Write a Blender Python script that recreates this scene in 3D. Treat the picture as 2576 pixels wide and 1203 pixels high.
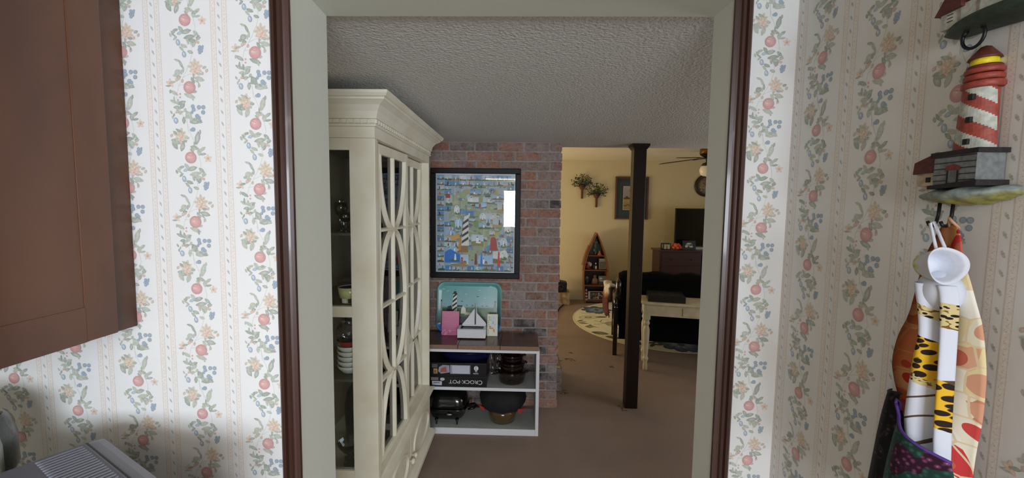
import bpy, bmesh, math, random
from mathutils import Vector, Matrix
R = math.radians
random.seed(7)
for o in list(bpy.data.objects): bpy.data.objects.remove(o)
S = bpy.context.scene
COL = S.collection

# ------------------------------------------------------------------ camera
cam_d = bpy.data.cameras.new('camera'); cam = bpy.data.objects.new('camera', cam_d); COL.objects.link(cam)
right = Vector((0.99958677, 0.02563062, 0.0130141))
down = Vector((0.01493938, -0.07641723, -0.996964))
fwd = Vector((-0.02455831, 0.99674645, -0.07676856))
m = Matrix((right, -down, -fwd)).transposed().to_4x4(); m.translation = (0, 0, 1.85)
cam.matrix_world = m
cam_d.sensor_width = 36; cam_d.lens = 1050 / 2576 * 36; cam_d.clip_start = .02
S.camera = cam
# ------------------------------------------------------------------ world, light, exposure
w = bpy.data.worlds.new('sky'); S.world = w; w.use_nodes = True
bg = w.node_tree.nodes['Background']; bg.inputs[0].default_value = (.62, .78, 1, 1); bg.inputs[1].default_value = 3.0
S.view_settings.view_transform = 'Standard'; S.view_settings.look = 'None'
S.view_settings.gamma = 1; S.view_settings.use_curve_mapping = False
S.view_settings.exposure = 0.0
def area(name, loc, target, sx, sy, power, col):
    d = bpy.data.lights.new(name, 'AREA'); d.shape = 'RECTANGLE'; d.size = sx; d.size_y = sy; d.energy = power; d.color = col
    o = bpy.data.objects.new(name, d); COL.objects.link(o); o.location = loc
    o.rotation_euler = (Vector(target) - Vector(loc)).to_track_quat('-Z', 'Y').to_euler()
    return o
area('kitchen_window_daylight', (.60, -2.78, 1.80), (.0, 0, 1.72), 2.2, .95, 150, (.86, .92, 1.0))
area('living_room_left_window_daylight', (-2.44, 6.6, 1.05), (1, 6.9, 3.0), 1.9, 1.6, 120, (1.0, .84, .60))
area('living_room_right_window_daylight', (5.15, 5.6, 1.5), (0, 5.3, 1.0), 1.6, 1.3, 24, (.72, .84, 1.0))
area('dining_fill_light', (3.55, 2.3, 1.5), (0, 2.6, 1.1), 1.2, 1.1, 24, (.93, .95, 1.0))  # added fill lamp to raise the dining room's ambient light
area('kitchen_ceiling_lamp', (-.3, -1.0, 2.40), (-.3, -1.0, 0), 1.1, .3, 9, (1, .93, .82))

# ------------------------------------------------------------------ materials
def lin(c):
    return tuple(((x / 255) / 12.92 if x / 255 <= .04045 else ((x / 255 + .055) / 1.055) ** 2.4) for x in c)
MT = {}
def newmat(name):
    mt = bpy.data.materials.new(name); mt.use_nodes = True; MT[name] = mt
    nt = mt.node_tree; return mt, nt, nt.nodes['Principled BSDF']
def mat(name, c, rough=.6, metal=0, var=.0, scale=8, bump=0, bscale=60, stretch=None, c2=None, emit=0, coat=0, spec=.5, detail=4):
    """plain or noise-varied surface; c / c2 are sRGB 0..255"""
    mt, nt, b = newmat(name)
    L = nt.links
    a = lin(c)
    b.inputs['Base Color'].default_value = (*a, 1); b.inputs['Roughness'].default_value = rough
    b.inputs['Metallic'].default_value = metal; b.inputs['Specular IOR Level'].default_value = spec
    if coat: b.inputs['Coat Weight'].default_value = coat; b.inputs['Coat Roughness'].default_value = .08
    if emit: b.inputs['Emission Color'].default_value = (*a, 1); b.inputs['Emission Strength'].default_value = emit
    if var or c2 or bump:
        tc = nt.nodes.new('ShaderNodeTexCoord'); mp = nt.nodes.new('ShaderNodeMapping'); L.new(tc.outputs['Object'], mp.inputs[0])
        if stretch: mp.inputs['Scale'].default_value = stretch
    if var or c2:
        n = nt.nodes.new('ShaderNodeTexNoise'); n.inputs['Scale'].default_value = scale; n.inputs['Detail'].default_value = detail
        L.new(mp.outputs[0], n.inputs['Vector'])
        r = nt.nodes.new('ShaderNodeValToRGB'); L.new(n.outputs[0], r.inputs[0]); L.new(r.outputs[0], b.inputs['Base Color'])
        r.color_ramp.elements[0].position = .35; r.color_ramp.elements[1].position = .65
        d = lin(c2) if c2 else tuple(x * (1 - var) for x in a)
        r.color_ramp.elements[0].color = (*d, 1); r.color_ramp.elements[1].color = (*a, 1)
    if bump:
        n2 = nt.nodes.new('ShaderNodeTexNoise'); n2.inputs['Scale'].default_value = bscale; n2.inputs['Detail'].default_value = 3
        L.new(mp.outputs[0], n2.inputs['Vector']); bp = nt.nodes.new('ShaderNodeBump'); bp.inputs['Strength'].default_value = bump
        bp.inputs['Distance'].default_value = .004; L.new(n2.outputs[0], bp.inputs['Height']); L.new(bp.outputs[0], b.inputs['Normal'])
    return mt
def colmat(name, rough=.6, coat=0, nvar=.12, nscale=40, bump=0, bscale=120, dist=.003, smear=None):
    mt, nt, b = newmat(name); L = nt.links
    at = nt.nodes.new('ShaderNodeAttribute'); at.attribute_name = 'Col'
    tc = nt.nodes.new('ShaderNodeTexCoord')
    n = nt.nodes.new('ShaderNodeTexNoise'); n.inputs['Scale'].default_value = nscale; n.inputs['Detail'].default_value = 5; L.new(tc.outputs['Object'], n.inputs['Vector'])
    mr = nt.nodes.new('ShaderNodeMapRange'); mr.inputs[1].default_value = .3; mr.inputs[2].default_value = .7; mr.inputs[3].default_value = 1 - nvar; mr.inputs[4].default_value = 1 + nvar
    L.new(n.outputs[0], mr.inputs[0])
    mx = nt.nodes.new('ShaderNodeVectorMath'); mx.operation = 'SCALE'; L.new(at.outputs['Color'], mx.inputs[0]); L.new(mr.outputs[0], mx.inputs['Scale'])
    out = mx.outputs[0]
    if smear:
        n3 = nt.nodes.new('ShaderNodeTexNoise'); n3.inputs['Scale'].default_value = 14; n3.inputs['Detail'].default_value = 6; n3.inputs['Roughness'].default_value = .7
        L.new(tc.outputs['Object'], n3.inputs['Vector'])
        r3 = nt.nodes.new('ShaderNodeMapRange'); r3.inputs[1].default_value = .42; r3.inputs[2].default_value = .72; r3.inputs[4].default_value = .85; L.new(n3.outputs[0], r3.inputs[0])
        m3 = nt.nodes.new('ShaderNodeMix'); m3.data_type = 'RGBA'; L.new(r3.outputs[0], m3.inputs[0]); L.new(out, m3.inputs[6]); m3.inputs[7].default_value = (*lin(smear), 1)
        out = m3.outputs[2]
    L.new(out, b.inputs['Base Color']); b.inputs['Roughness'].default_value = rough
    if coat: b.inputs['Coat Weight'].default_value = coat; b.inputs['Coat Roughness'].default_value = .06
    if bump:
        n2 = nt.nodes.new('ShaderNodeTexNoise'); n2.inputs['Scale'].default_value = bscale; n2.inputs['Detail'].default_value = 4; L.new(tc.outputs['Object'], n2.inputs['Vector'])
        bp = nt.nodes.new('ShaderNodeBump'); bp.inputs['Strength'].default_value = bump; bp.inputs['Distance'].default_value = dist; L.new(n2.outputs[0], bp.inputs['Height']); L.new(bp.outputs[0], b.inputs['Normal'])
    return mt
def glassmat(name, tint=(.96, .98, .97), f=1.45, rough=.02):
    mt = bpy.data.materials.new(name); mt.use_nodes = True; nt = mt.node_tree; nt.nodes.remove(nt.nodes['Principled BSDF'])
    o = nt.nodes['Material Output']; t = nt.nodes.new('ShaderNodeBsdfTransparent'); t.inputs[0].default_value = (*tint, 1)
    g = nt.nodes.new('ShaderNodeBsdfGlossy'); g.inputs['Roughness'].default_value = rough
    fr = nt.nodes.new('ShaderNodeFresnel'); fr.inputs[0].default_value = f
    mx = nt.nodes.new('ShaderNodeMixShader'); nt.links.new(fr.outputs[0], mx.inputs[0]); nt.links.new(t.outputs[0], mx.inputs[1]); nt.links.new(g.outputs[0], mx.inputs[2])
    nt.links.new(mx.outputs[0], o.inputs[0]); MT[name] = mt; return mt

PAPER = mat('wallpaper_ground', (226, 226, 225), .75, bump=.05, bscale=900, spec=.2)
PRINT = colmat('wallpaper_print', .75, nvar=.10, nscale=420)
PAINTED = colmat('printed_picture', .5, nvar=.05, nscale=60)
GLAZED = colmat('glazed_colour', .25, nvar=.05, nscale=30, coat=.5)
CARVED = colmat('painted_resin', .55, nvar=.25, nscale=120, bump=.5, bscale=160, dist=.0015)
BRICK = colmat('brick', .9, nvar=.35, nscale=45, bump=.9, bscale=70, dist=.006, smear=(158, 146, 146))
TRIM = mat('dark_walnut_trim', (66, 40, 32), .38, var=.35, scale=18, stretch=(1, 1, .05), coat=.25)
CABW = mat('cherry_cabinet_wood', (98, 61, 39), .42, c2=(68, 41, 27), scale=3.2, stretch=(1, 1.2, .5), coat=.15, bump=.05, bscale=40)
JAMB = mat('jamb_plaster', (206, 208, 196), .7, bump=.12, bscale=240)
POPC = mat('popcorn_ceiling', (212, 211, 208), .8, bump=1.0, bscale=85)
[setattr(n.inputs['Distance'], 'default_value', .011) for n in POPC.node_tree.nodes if n.type == 'BUMP']
FARC = mat('living_room_ceiling', (235, 225, 195), .9, bump=.5, bscale=60)
YWALL = mat('cream_yellow_wall', (214, 198, 158), .8, bump=.05, bscale=90)
CREAMB = mat('cream_baseboard', (205, 195, 165), .5)
PWALL = mat('plain_kitchen_wall', (196, 184, 164), .8)
HUTCH = mat('antique_cream_paint', (226, 222, 204), .48, c2=(214, 206, 182), scale=5, bump=.04, bscale=30)
HUTCHIN = mat('hutch_interior_wood', (96, 92, 74), .6, var=.3, scale=4)
GLAZE = mat('glaze_line', (120, 84, 56), .6)
GLASS = glassmat('clear_glass')
PICGLASS = glassmat('picture_glass', (.97, .98, .98), 1.62, .008)
CRYST = glassmat('crystal', (.90, .93, .92), 1.9, .03)
PLAST = glassmat('plastic_wrap', (.90, .90, .88), 1.8, .12)
AMBER = mat('amber_cookware', (30, 17, 14), .12, coat=.6)
AMBERB = mat('amber_bowl', (84, 64, 34), .12, coat=.6)
BLACKG = mat('black_gloss', (13, 14, 15), .16, coat=.5)
BLACKM = mat('black_matte', (16, 16, 18), .6)
BLACKF = mat('black_fabric', (20, 21, 24), .85, bump=.4, bscale=200)
NAVY = mat('navy_enamel', (20, 24, 62), .15, coat=.6)
RED = mat('red_silicone', (170, 36, 30), .5)
WHITEM = mat('white_melamine', (222, 224, 228), .4)
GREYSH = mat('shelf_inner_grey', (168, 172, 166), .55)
BROWNL = mat('brown_laminate', (86, 56, 44), .28, var=.25, scale=6, stretch=(.3, 2, 1), coat=.3)
CHIP = mat('chipboard_edge', (150, 120, 98), .9, var=.3, scale=120)
CARPET = None
PILLAR = mat('pillar_dark_brown', (30, 17, 14), .38, var=.2, scale=20, stretch=(1, 1, .08), spec=.35)
DRESS = mat('dark_cherry_wood', (62, 32, 27), .4, var=.3, scale=6, stretch=(.4, 1, 4), coat=.2)
SCREEN = mat('tv_screen', (6, 9, 9), .14)
SILVER = mat('silver_plastic', (170, 168, 155), .35, metal=.6)
BRASS = mat('antique_brass', (140, 110, 60), .3, metal=.9)
FANW = mat('fan_blade_wood', (70, 52, 38), .5)
OPAL = mat('opal_glass', (240, 228, 190), .3, emit=.12)
FUTB = mat('futon_black_fabric', (7, 7, 8), .9, spec=.15, bump=.5, bscale=40)
FUTM = mat('futon_black_lacquer', (7, 7, 8), .18, coat=.7)
TABW = mat('distressed_cream_paint', (214, 206, 176), .5, c2=(196, 184, 150), scale=9)
OAK = mat('honey_oak', (140, 88, 48), .45, var=.3, scale=12, stretch=(1, 1, .2))
CHERRYS = mat('cherry_shelf_wood', (112, 62, 42), .45, var=.3, scale=12)
LEAFG = mat('dried_greenery', (72, 82, 44), .8, var=.5, scale=30)
WICK = mat('wicker', (110, 70, 40), .8, var=.4, scale=60)
IRON = mat('black_iron', (22, 23, 26), .4, metal=.3)
GREYP = mat('grey_appliance_plastic', (128, 130, 142), .38, bump=.05, bscale=200)
GREYD = mat('dark_appliance_groove', (44, 44, 50), .5)
COUNT = mat('counter_laminate', (150, 140, 125), .35, var=.15, scale=40)
WHITEC = mat('white_cloth', (212, 217, 230), .85, bump=.3, bscale=25)
CARDW = mat('carton_black', (12, 11, 14), .35, coat=.2)
WPAINT = mat('white_window_paint', (230, 232, 232), .4)
MORTAR = mat('mortar', (168, 158, 152), .95, var=.25, scale=30, bump=.5, bscale=60)
SAIL = mat('sailcloth', (225, 226, 232), .7)
STONE = mat('tan_stone_block', (168, 146, 108), .9, c2=(112, 90, 64), scale=14, bump=.6, bscale=30)
KFLOOR = mat('kitchen_vinyl', (140, 120, 98), .5, var=.15, scale=6)
STEMT = mat('pine_needle', (60, 70, 40), .8)

def carpet():
    mt, nt, b = newmat('brown_carpet'); L = nt.links
    tc = nt.nodes.new('ShaderNodeTexCoord')
    n = nt.nodes.new('ShaderNodeTexNoise'); n.inputs['Scale'].default_value = 1.6; n.inputs['Detail'].default_value = 6; L.new(tc.outputs['Object'], n.inputs[0])
    r = nt.nodes.new('ShaderNodeValToRGB'); L.new(n.outputs[0], r.inputs[0])
    r.color_ramp.elements[0].position = .3; r.color_ramp.elements[0].color = (*lin((142, 124, 112)), 1)
    r.color_ramp.elements[1].position = .7; r.color_ramp.elements[1].color = (*lin((156, 137, 123)), 1)
    n3 = nt.nodes.new('ShaderNodeTexNoise'); n3.inputs['Scale'].default_value = 260; n3.inputs['Detail'].default_value = 2; L.new(tc.outputs['Object'], n3.inputs[0])
    mr = nt.nodes.new('ShaderNodeMapRange'); mr.inputs[1].default_value = .3; mr.inputs[2].default_value = .7; mr.inputs[3].default_value = .86; mr.inputs[4].default_value = 1.1; L.new(n3.outputs[0], mr.inputs[0])
    mx = nt.nodes.new('ShaderNodeVectorMath'); mx.operation = 'SCALE'; L.new(r.outputs[0], mx.inputs[0]); L.new(mr.outputs[0], mx.inputs['Scale'])
    L.new(mx.outputs[0], b.inputs['Base Color']); b.inputs['Roughness'].default_value = .95; b.inputs['Specular IOR Level'].default_value = .1
    bp = nt.nodes.new('ShaderNodeBump'); bp.inputs['Strength'].default_value = .7; bp.inputs['Distance'].default_value = .006; L.new(n3.outputs[0], bp.inputs['Height']); L.new(bp.outputs[0], b.inputs['Normal'])
    return mt
CARPET = carpet()

# ------------------------------------------------------------------ mesh builder
class MB:
    def __init__(s, smooth=False): s.v = []; s.f = []; s.c = []; s.mi = []; s.sm = []; s.col = None; s.m = 0; s.smooth = smooth
    def add(s, vs, fs, cols=None, smooth=None):
        k = len(s.v); s.v += [tuple(p) for p in vs]
        for f in fs:
            s.f.append([i + k for i in f]); s.mi.append(s.m); s.sm.append(s.smooth if smooth is None else smooth)
            if cols: s.c.append([cols[i] for i in f])
            else: s.c.append([s.col or (1, 1, 1)] * len(f))
    def box(s, x0, x1, y0, y1, z0, z1, bevel=0, M=None):
        if bevel:
            bm = bmesh.new(); bmesh.ops.create_cube(bm, size=1)
            for v in bm.verts: v.co = Vector(((x0 + x1) / 2 + v.co.x * (x1 - x0), (y0 + y1) / 2 + v.co.y * (y1 - y0), (z0 + z1) / 2 + v.co.z * (z1 - z0)))
            bmesh.ops.bevel(bm, geom=bm.edges[:], offset=bevel, segments=2, affect='EDGES', profile=.7)
            bm.verts.index_update()
            vs = [(M @ v.co if M else v.co.copy()) for v in bm.verts]; fs = [[v.index for v in f.verts] for f in bm.faces]; bm.free()
            s.add(vs, fs); return s
        vs = [Vector((x, y, z)) for x in (x0, x1) for y in (y0, y1) for z in (z0, z1)]
        if M: vs = [M @ v for v in vs]
        s.add(vs, [(0, 1, 3, 2), (4, 6, 7, 5), (0, 4, 5, 1), (2, 3, 7, 6), (0, 2, 6, 4), (1, 5, 7, 3)]); return s
    def lathe(s, prof, c=(0, 0, 0), n=28, axis='Z', sx=1, sy=1, smooth=True, a0=0, a1=360, M=None):
        vs = []; full = abs(a1 - a0) >= 360; k = n if full else n + 1
        for (r, z) in prof:
            for i in range(k):
                a = R(a0 + (a1 - a0) * i / n); p = (r * math.cos(a) * sx, r * math.sin(a) * sy, z)
                if axis == 'X': p = (p[2], p[0], p[1])
                if axis == 'Y': p = (p[0], p[2], p[1])
                p = Vector(p)
                if M: p = M @ p
                vs.append(p + Vector(c))
        fs = []
        for j in range(len(prof) - 1):
            for i in range(n):
                i2 = (i + 1) % k
                if not full and i + 1 >= k: continue
                a, b_, c_, d = j * k + i, j * k + i2, (j + 1) * k + i2, (j + 1) * k + i
                fs.append((a, b_, c_, d) if axis != 'Y' else (d, c_, b_, a))
        s.add(vs, fs, smooth=smooth)
        if full:
            for j, rev in ((0, True), (len(prof) - 1, False)):
                if prof[j][0] > 1e-5:
                    q = [j * k + i for i in range(n)]; base = len(s.v) - len(vs)
                    if rev != (axis == 'Y'): q = q[::-1]
                    s.f.append([i + base for i in q]); s.mi.append(s.m); s.sm.append(False); s.c.append([s.col or (1, 1, 1)] * n)
        return s
    def tube(s, pts, r, n=10, close=False):
        pts = [Vector(p) for p in pts]; rr = r if isinstance(r, (list, tuple)) else [r] * len(pts)
        vs = []; m_ = len(pts); up = None
        for i, p in enumerate(pts):
            a = pts[(i - 1) % m_] if (close or i) else p; b_ = pts[(i + 1) % m_] if (close or i < m_ - 1) else p
            t = (b_ - a).normalized()
            if up is None: up = t.orthogonal().normalized()
            up = (up - t * up.dot(t)); up = up.normalized() if up.length > 1e-6 else t.orthogonal().normalized()
            sd = t.cross(up)
            for k in range(n):
                an = 2 * math.pi * k / n; vs.append(p + (up * math.cos(an) + sd * math.sin(an)) * rr[i])
        fs = []
        for i in range(m_ if close else m_ - 1):
            j = (i + 1) % m_
            for k in range(n): fs.append((i * n + k, i * n + (k + 1) % n, j * n + (k + 1) % n, j * n + k))
        if not close: fs += [tuple(range(n))[::-1], tuple(range((m_ - 1) * n, m_ * n))]
        s.add(vs, fs, smooth=True); return s
    def prism(s, poly, fn, t0, t1, side=None):
        """polygon of 2-d points; fn(a, b, t) -> 3-d; from t0 to t1"""
        n = len(poly); vs = [fn(a, b, t0) for a, b in poly] + [fn(a, b, t1) for a, b in poly]
        s.add(vs, [tuple(range(n)), tuple(range(n, 2 * n))[::-1]] + [(i, (i + 1) % n, n + (i + 1) % n, n + i) for i in range(n)]); return s
    def strip(s, pts, wd, fn, t0, t1, close=False):
        """rectangular section swept along 2-d pts"""
        n = len(pts); vs = []
        for i, (a, b) in enumerate(pts):
            p = pts[(i - 1) % n] if (close or i) else pts[i]; q = pts[(i + 1) % n] if (close or i < n - 1) else pts[i]
            d = Vector((q[0] - p[0], q[1] - p[1])).normalized(); nn = Vector((-d.y, d.x)) * wd / 2
            vs += [fn(a - nn.x, b - nn.y, t0), fn(a + nn.x, b + nn.y, t0), fn(a + nn.x * .5, b + nn.y * .5, t1), fn(a - nn.x * .5, b - nn.y * .5, t1)]
        fs = []
        for i in range(n if close else n - 1):
            j = (i + 1) % n
            for k in range(4): fs.append((i * 4 + k, i * 4 + (k + 1) % 4, j * 4 + (k + 1) % 4, j * 4 + k))
        if not close: fs += [(0, 3, 2, 1), ((n - 1) * 4, (n - 1) * 4 + 1, (n - 1) * 4 + 2, (n - 1) * 4 + 3)]
        s.add(vs, fs); return s
    def sphere(s, c, rx, ry=None, rz=None, n=16, k=10, M=None):
        ry = ry or rx; rz = rz or rx
        prof = [(math.sin(math.pi * j / k), -math.cos(math.pi * j / k)) for j in range(k + 1)]
        prof[0] = (1e-6, -1); prof[-1] = (1e-6, 1)
        vs = []
        for (r, z) in prof:
            for i in range(n):
                a = 2 * math.pi * i / n; p = Vector((r * math.cos(a) * rx, r * math.sin(a) * ry, z * rz))
                if M: p = M @ p
                vs.append(p + Vector(c))
        s.add(vs, [(j * n + i, j * n + (i + 1) % n, (j + 1) * n + (i + 1) % n, (j + 1) * n + i) for j in range(k) for i in range(n)], smooth=True); return s
OFF = {}
def build(name, mb, mats, parent=None, loc=None):
    """link mb as ONE mesh object; coordinates of mb are world unless the thing was made local"""
    if not isinstance(mats, (list, tuple)): mats = [mats]
    if parent is not None: off = OFF[parent.name]
    else: off = Vector(loc) if loc else Vector((0, 0, 0))
    me = bpy.data.meshes.new(name); me.from_pydata([tuple(Vector(v) - off) for v in mb.v], [], mb.f)
    for mt in mats: me.materials.append(mt)
    me.polygons.foreach_set('material_index', mb.mi); me.polygons.foreach_set('use_smooth', mb.sm)
    flat = [x for f in mb.c for c in f for x in (*c, 1.0)]
    ca = me.color_attributes.new('Col', 'FLOAT_COLOR', 'CORNER'); ca.data.foreach_set('color', flat)
    me.update()
    o = bpy.data.objects.new(name, me); COL.objects.link(o)
    if parent is not None: o.parent = parent; OFF[o.name] = off
    else: o.location = off; OFF[o.name] = off
    return o
def tag(o, label=None, cat=None, group=None, kind=None):
    if label: o['label'] = label
    if cat: o['category'] = cat
    if group: o['group'] = group
    if kind: o['kind'] = kind
    return o
def thing(name, label, cat, loc=(0, 0, 0), rz=0, group=None, local=False):
    o = bpy.data.objects.new(name, None); o.empty_display_size = .05; COL.objects.link(o); o.location = loc; o.rotation_euler = (0, 0, rz)
    OFF[o.name] = Vector((0, 0, 0)) if local else Vector(loc)
    return tag(o, label, cat, group)
def single(name, mb, mats, label, cat, loc=None, group=None):
    return tag(build(name, mb, mats, None, loc), label, cat, group)
def struct(name, mb, mats, parent=None):
    o = build(name, mb, mats, parent)
    if parent is None: o['kind'] = 'structure'
    return o
def bevelmod(o, w_=.003, seg=2):
    md = o.modifiers.new('bevel', 'BEVEL'); md.width = w_; md.segments = seg; md.limit_method = 'ANGLE'; return o

# ------------------------------------------------------------------ printing flat patterns onto real surfaces
class Print:
    """draws coloured polygons on a plane: each layer sits a hair in front of the one below"""
    def __init__(s, mb, org, u, v, n, step=.0000018, base=.0002, white=None):
        s.mb = mb; s.o = Vector(org); s.u = Vector(u); s.v = Vector(v); s.n = Vector(n).normalized(); s.h = base; s.step = step; s.white = white; s.clip = None
        s.flip = s.u.cross(s.v).dot(s.n) < 0
    def P(s, a, b): return s.o + s.u * a + s.v * b + s.n * s.h
    def c(s, col):
        l = lin(col)
        if s.white: wl = lin(s.white); l = tuple(min(.95, .76 * (.16 + .84 * a / b)) for a, b in zip(l, wl)); g_ = sum(l) / 3; l = tuple(v * .80 + g_ * .20 for v in l)
        return l
    def fan(s, cx, cy, pts, c0, c1=None):
        if s.clip and not (s.clip[0] < cx < s.clip[1] and s.clip[2] < cy < s.clip[3]): return
        c0 = s.c(c0); c1 = s.c(c1) if c1 else c0; n = len(pts)
        vs = [s.P(cx, cy)] + [s.P(a, b) for a, b in pts]
        fs = [(0, i + 1, (i + 1) % n + 1) for i in range(n)]
        if s.flip: fs = [f[::-1] for f in fs]
        s.mb.add(vs, fs, [c0] + [c1] * n, smooth=False); s.h += s.step
    def ell(s, cx, cy, rx, ry, c0, c1=None, ang=0, n=14, kind='e'):
        ca, sa = math.cos(R(ang)), math.sin(R(ang)); pts = []
        for i in range(n):
            t = 2 * math.pi * i / n; x = math.cos(t); y = math.sin(t)
            if kind == 'leaf': y = y * (1 - .55 * abs(x) ** 2) if abs(x) < .99 else 0
            if kind == 'petal': y = y * (.55 + .45 * x)
            x *= rx; y *= ry; pts.append((cx + x * ca - y * sa, cy + x * sa + y * ca))
        s.fan(cx, cy, pts, c0, c1)
    def rect(s, x0, x1, y0, y1, col, c1=None):
        cc = s.c(col); c2 = s.c(c1) if c1 else cc
        vs = [s.P(x0, y0), s.P(x1, y0), s.P(x1, y1), s.P(x0, y1)]
        s.mb.add(vs, [(0, 1, 2, 3) if not s.flip else (3, 2, 1, 0)], [cc, cc, c2, c2], smooth=False); s.h += s.step
    def poly(s, pts, col):
        cc = s.c(col); f = tuple(range(len(pts)))
        s.mb.add([s.P(a, b) for a, b in pts], [f if not s.flip else f[::-1]], [cc] * len(pts), smooth=False); s.h += s.step
    def line(s, pts, wd, col):
        cc = s.c(col)
        for (a, b), (c_, d) in zip(pts, pts[1:]):
            if s.clip and not (s.clip[0] < (a + c_) / 2 < s.clip[1] and s.clip[2] < (b + d) / 2 < s.clip[3]): continue
            t = Vector((c_ - a, d - b)); L_ = t.length
            if L_ < 1e-9: continue
            t /= L_; nn = Vector((-t.y, t.x)) * wd / 2
            q = [s.P(a - nn.x, b - nn.y), s.P(c_ - nn.x, d - nn.y), s.P(c_ + nn.x, d + nn.y), s.P(a + nn.x, b + nn.y)]
            s.mb.add(q, [(0, 1, 2, 3) if not s.flip else (3, 2, 1, 0)], [cc] * 4, smooth=False)
        s.h += s.step

# wallpaper repeat: u across, z up, metres.  drawn in units of the artwork (508 wide, 1030 high)
SC = .000326; SZ = .0003238
G1, G2, G3 = (166, 180, 166), (132, 148, 136), (196, 206, 196)
B1, B2 = (140, 166, 196), (100, 134, 166)
ART = [
 ('T', [(700,165),(712,215),(702,262),(675,330),(688,400),(672,465),(640,540),(612,590),(578,655),(562,740),(575,800),(602,862),(640,925),(662,1000),(700,1080),(728,1130),(735,1195)]),
 ('T', [(575,330),(640,350),(700,325)]), ('T', [(612,590),(660,565),(700,560)]), ('T', [(575,650),(640,640)]), ('T', [(650,1000),(640,900),(680,850),(730,830)]),
 ('L', 640,250,40,17,15), ('L', 600,232,26,14,130), ('L', 545,250,20,11,70), ('L', 520,275,16,9,110), ('L', 556,300,20,9,40), ('L', 665,290,44,17,10), ('L', 715,262,26,13,140), ('L', 690,318,34,16,170),
 ('L', 622,356,28,13,160), ('L', 700,345,22,12,60), ('L', 735,300,20,10,30), ('B2', 590,262,22,14), ('P', 578,330,17,25), ('P', 624,418,17,24), ('L', 672,400,12,22,70), ('S', 765,170,30), ('S2', 720,325,14),
 ('B', 745,362,13), ('B', 762,372,13), ('B', 740,384,13), ('B', 758,392,13), ('B', 745,404,13), ('B', 768,358,9),
 ('L', 570,462,24,9,160), ('L', 598,490,34,10,115), ('L', 616,530,24,8,90),
 ('L', 572,552,26,22,40), ('L', 580,585,18,12,0), ('L', 740,600,40,18,165), ('L', 690,610,26,12,120),
 ('F', 708,515,58,1), ('S2', 798,538,16), ('S2', 765,560,14), ('S2', 738,652,15), ('L', 736,640,12,8,90),
 ('S', 515,632,32), ('S2', 566,605,18), ('S2', 608,612,13), ('L', 545,705,34,13,150),
 ('L', 664,726,44,17,160), ('L', 688,744,20,9,100),
 ('R', 590,713,8), ('R', 590,738,8),
 ('L', 542,772,32,12,155), ('L', 600,780,34,14,20), ('L', 606,802,28,16,50), ('L', 560,812,22,11,10), ('L', 590,850,26,10,10), ('L', 520,852,14,7,120), ('L', 540,872,14,7,70), ('L', 530,890,12,6,100), ('S2', 572,845,11),
 ('P', 555,914,18,24), ('L', 617,912,13,26,0), ('L', 655,872,36,22,120), ('L', 710,918,46,20,10), ('L', 675,905,20,10,60),
 ('B', 688,806,16), ('B', 694,830,16), ('B', 680,852,12), ('B', 735,812,17), ('B', 770,812,17), ('B', 768,850,17), ('B', 722,880,18), ('B', 738,890,13), ('B', 690,980,17), ('B', 676,984,12),
 ('F', 590,1035,58,0), ('S2', 520,1028,15), ('L', 545,1100,36,17,120), ('L', 605,1112,36,17,70), ('L', 560,1080,30,14,170), ('L', 722,1045,20,50,-14), ('L', 742,1000,9,18,-10),
 ('L', 690,1112,24,10,0), ('L', 682,1130,20,12,100), ('L', 762,1128,26,12,35), ('L', 735,1152,16,26,0), ('L', 765,1168,24,9,10), ('S2', 690,1140,9),
 ('A', 664,664,47), ('A', 632,165,45),
]
_r = random.Random(77)
for _x, _y in ((560,240),(535,262),(650,235),(708,275),(735,285),(690,345),(610,372),(548,285),(655,330),(555,570),(600,545),(735,560),(780,520),(690,575),(720,625),(530,620),(500,650),(520,690),(700,700),(548,760),(575,765),(618,775),(590,820),(575,835),(625,830),(640,885),(700,905),(735,925),(545,1000),(560,1060),(620,1070),(640,1050),(530,1060),(545,1075),(700,1100),(715,1120),(680,1145),(750,1140),(600,1000),(570,985)):
    ART.insert(len(ART) - 2, ('L', _x + _r.uniform(-6, 6), _y + _r.uniform(-6, 6), _r.uniform(13, 24), _r.uniform(6, 11), _r.uniform(0, 180)))
for _x, _y in ((650,310),(735,330),(610,618),(585,598),(590,860),(560,850),(700,1125)):
    ART.insert(len(ART) - 2, ('S2', _x, _y, 12))
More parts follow.
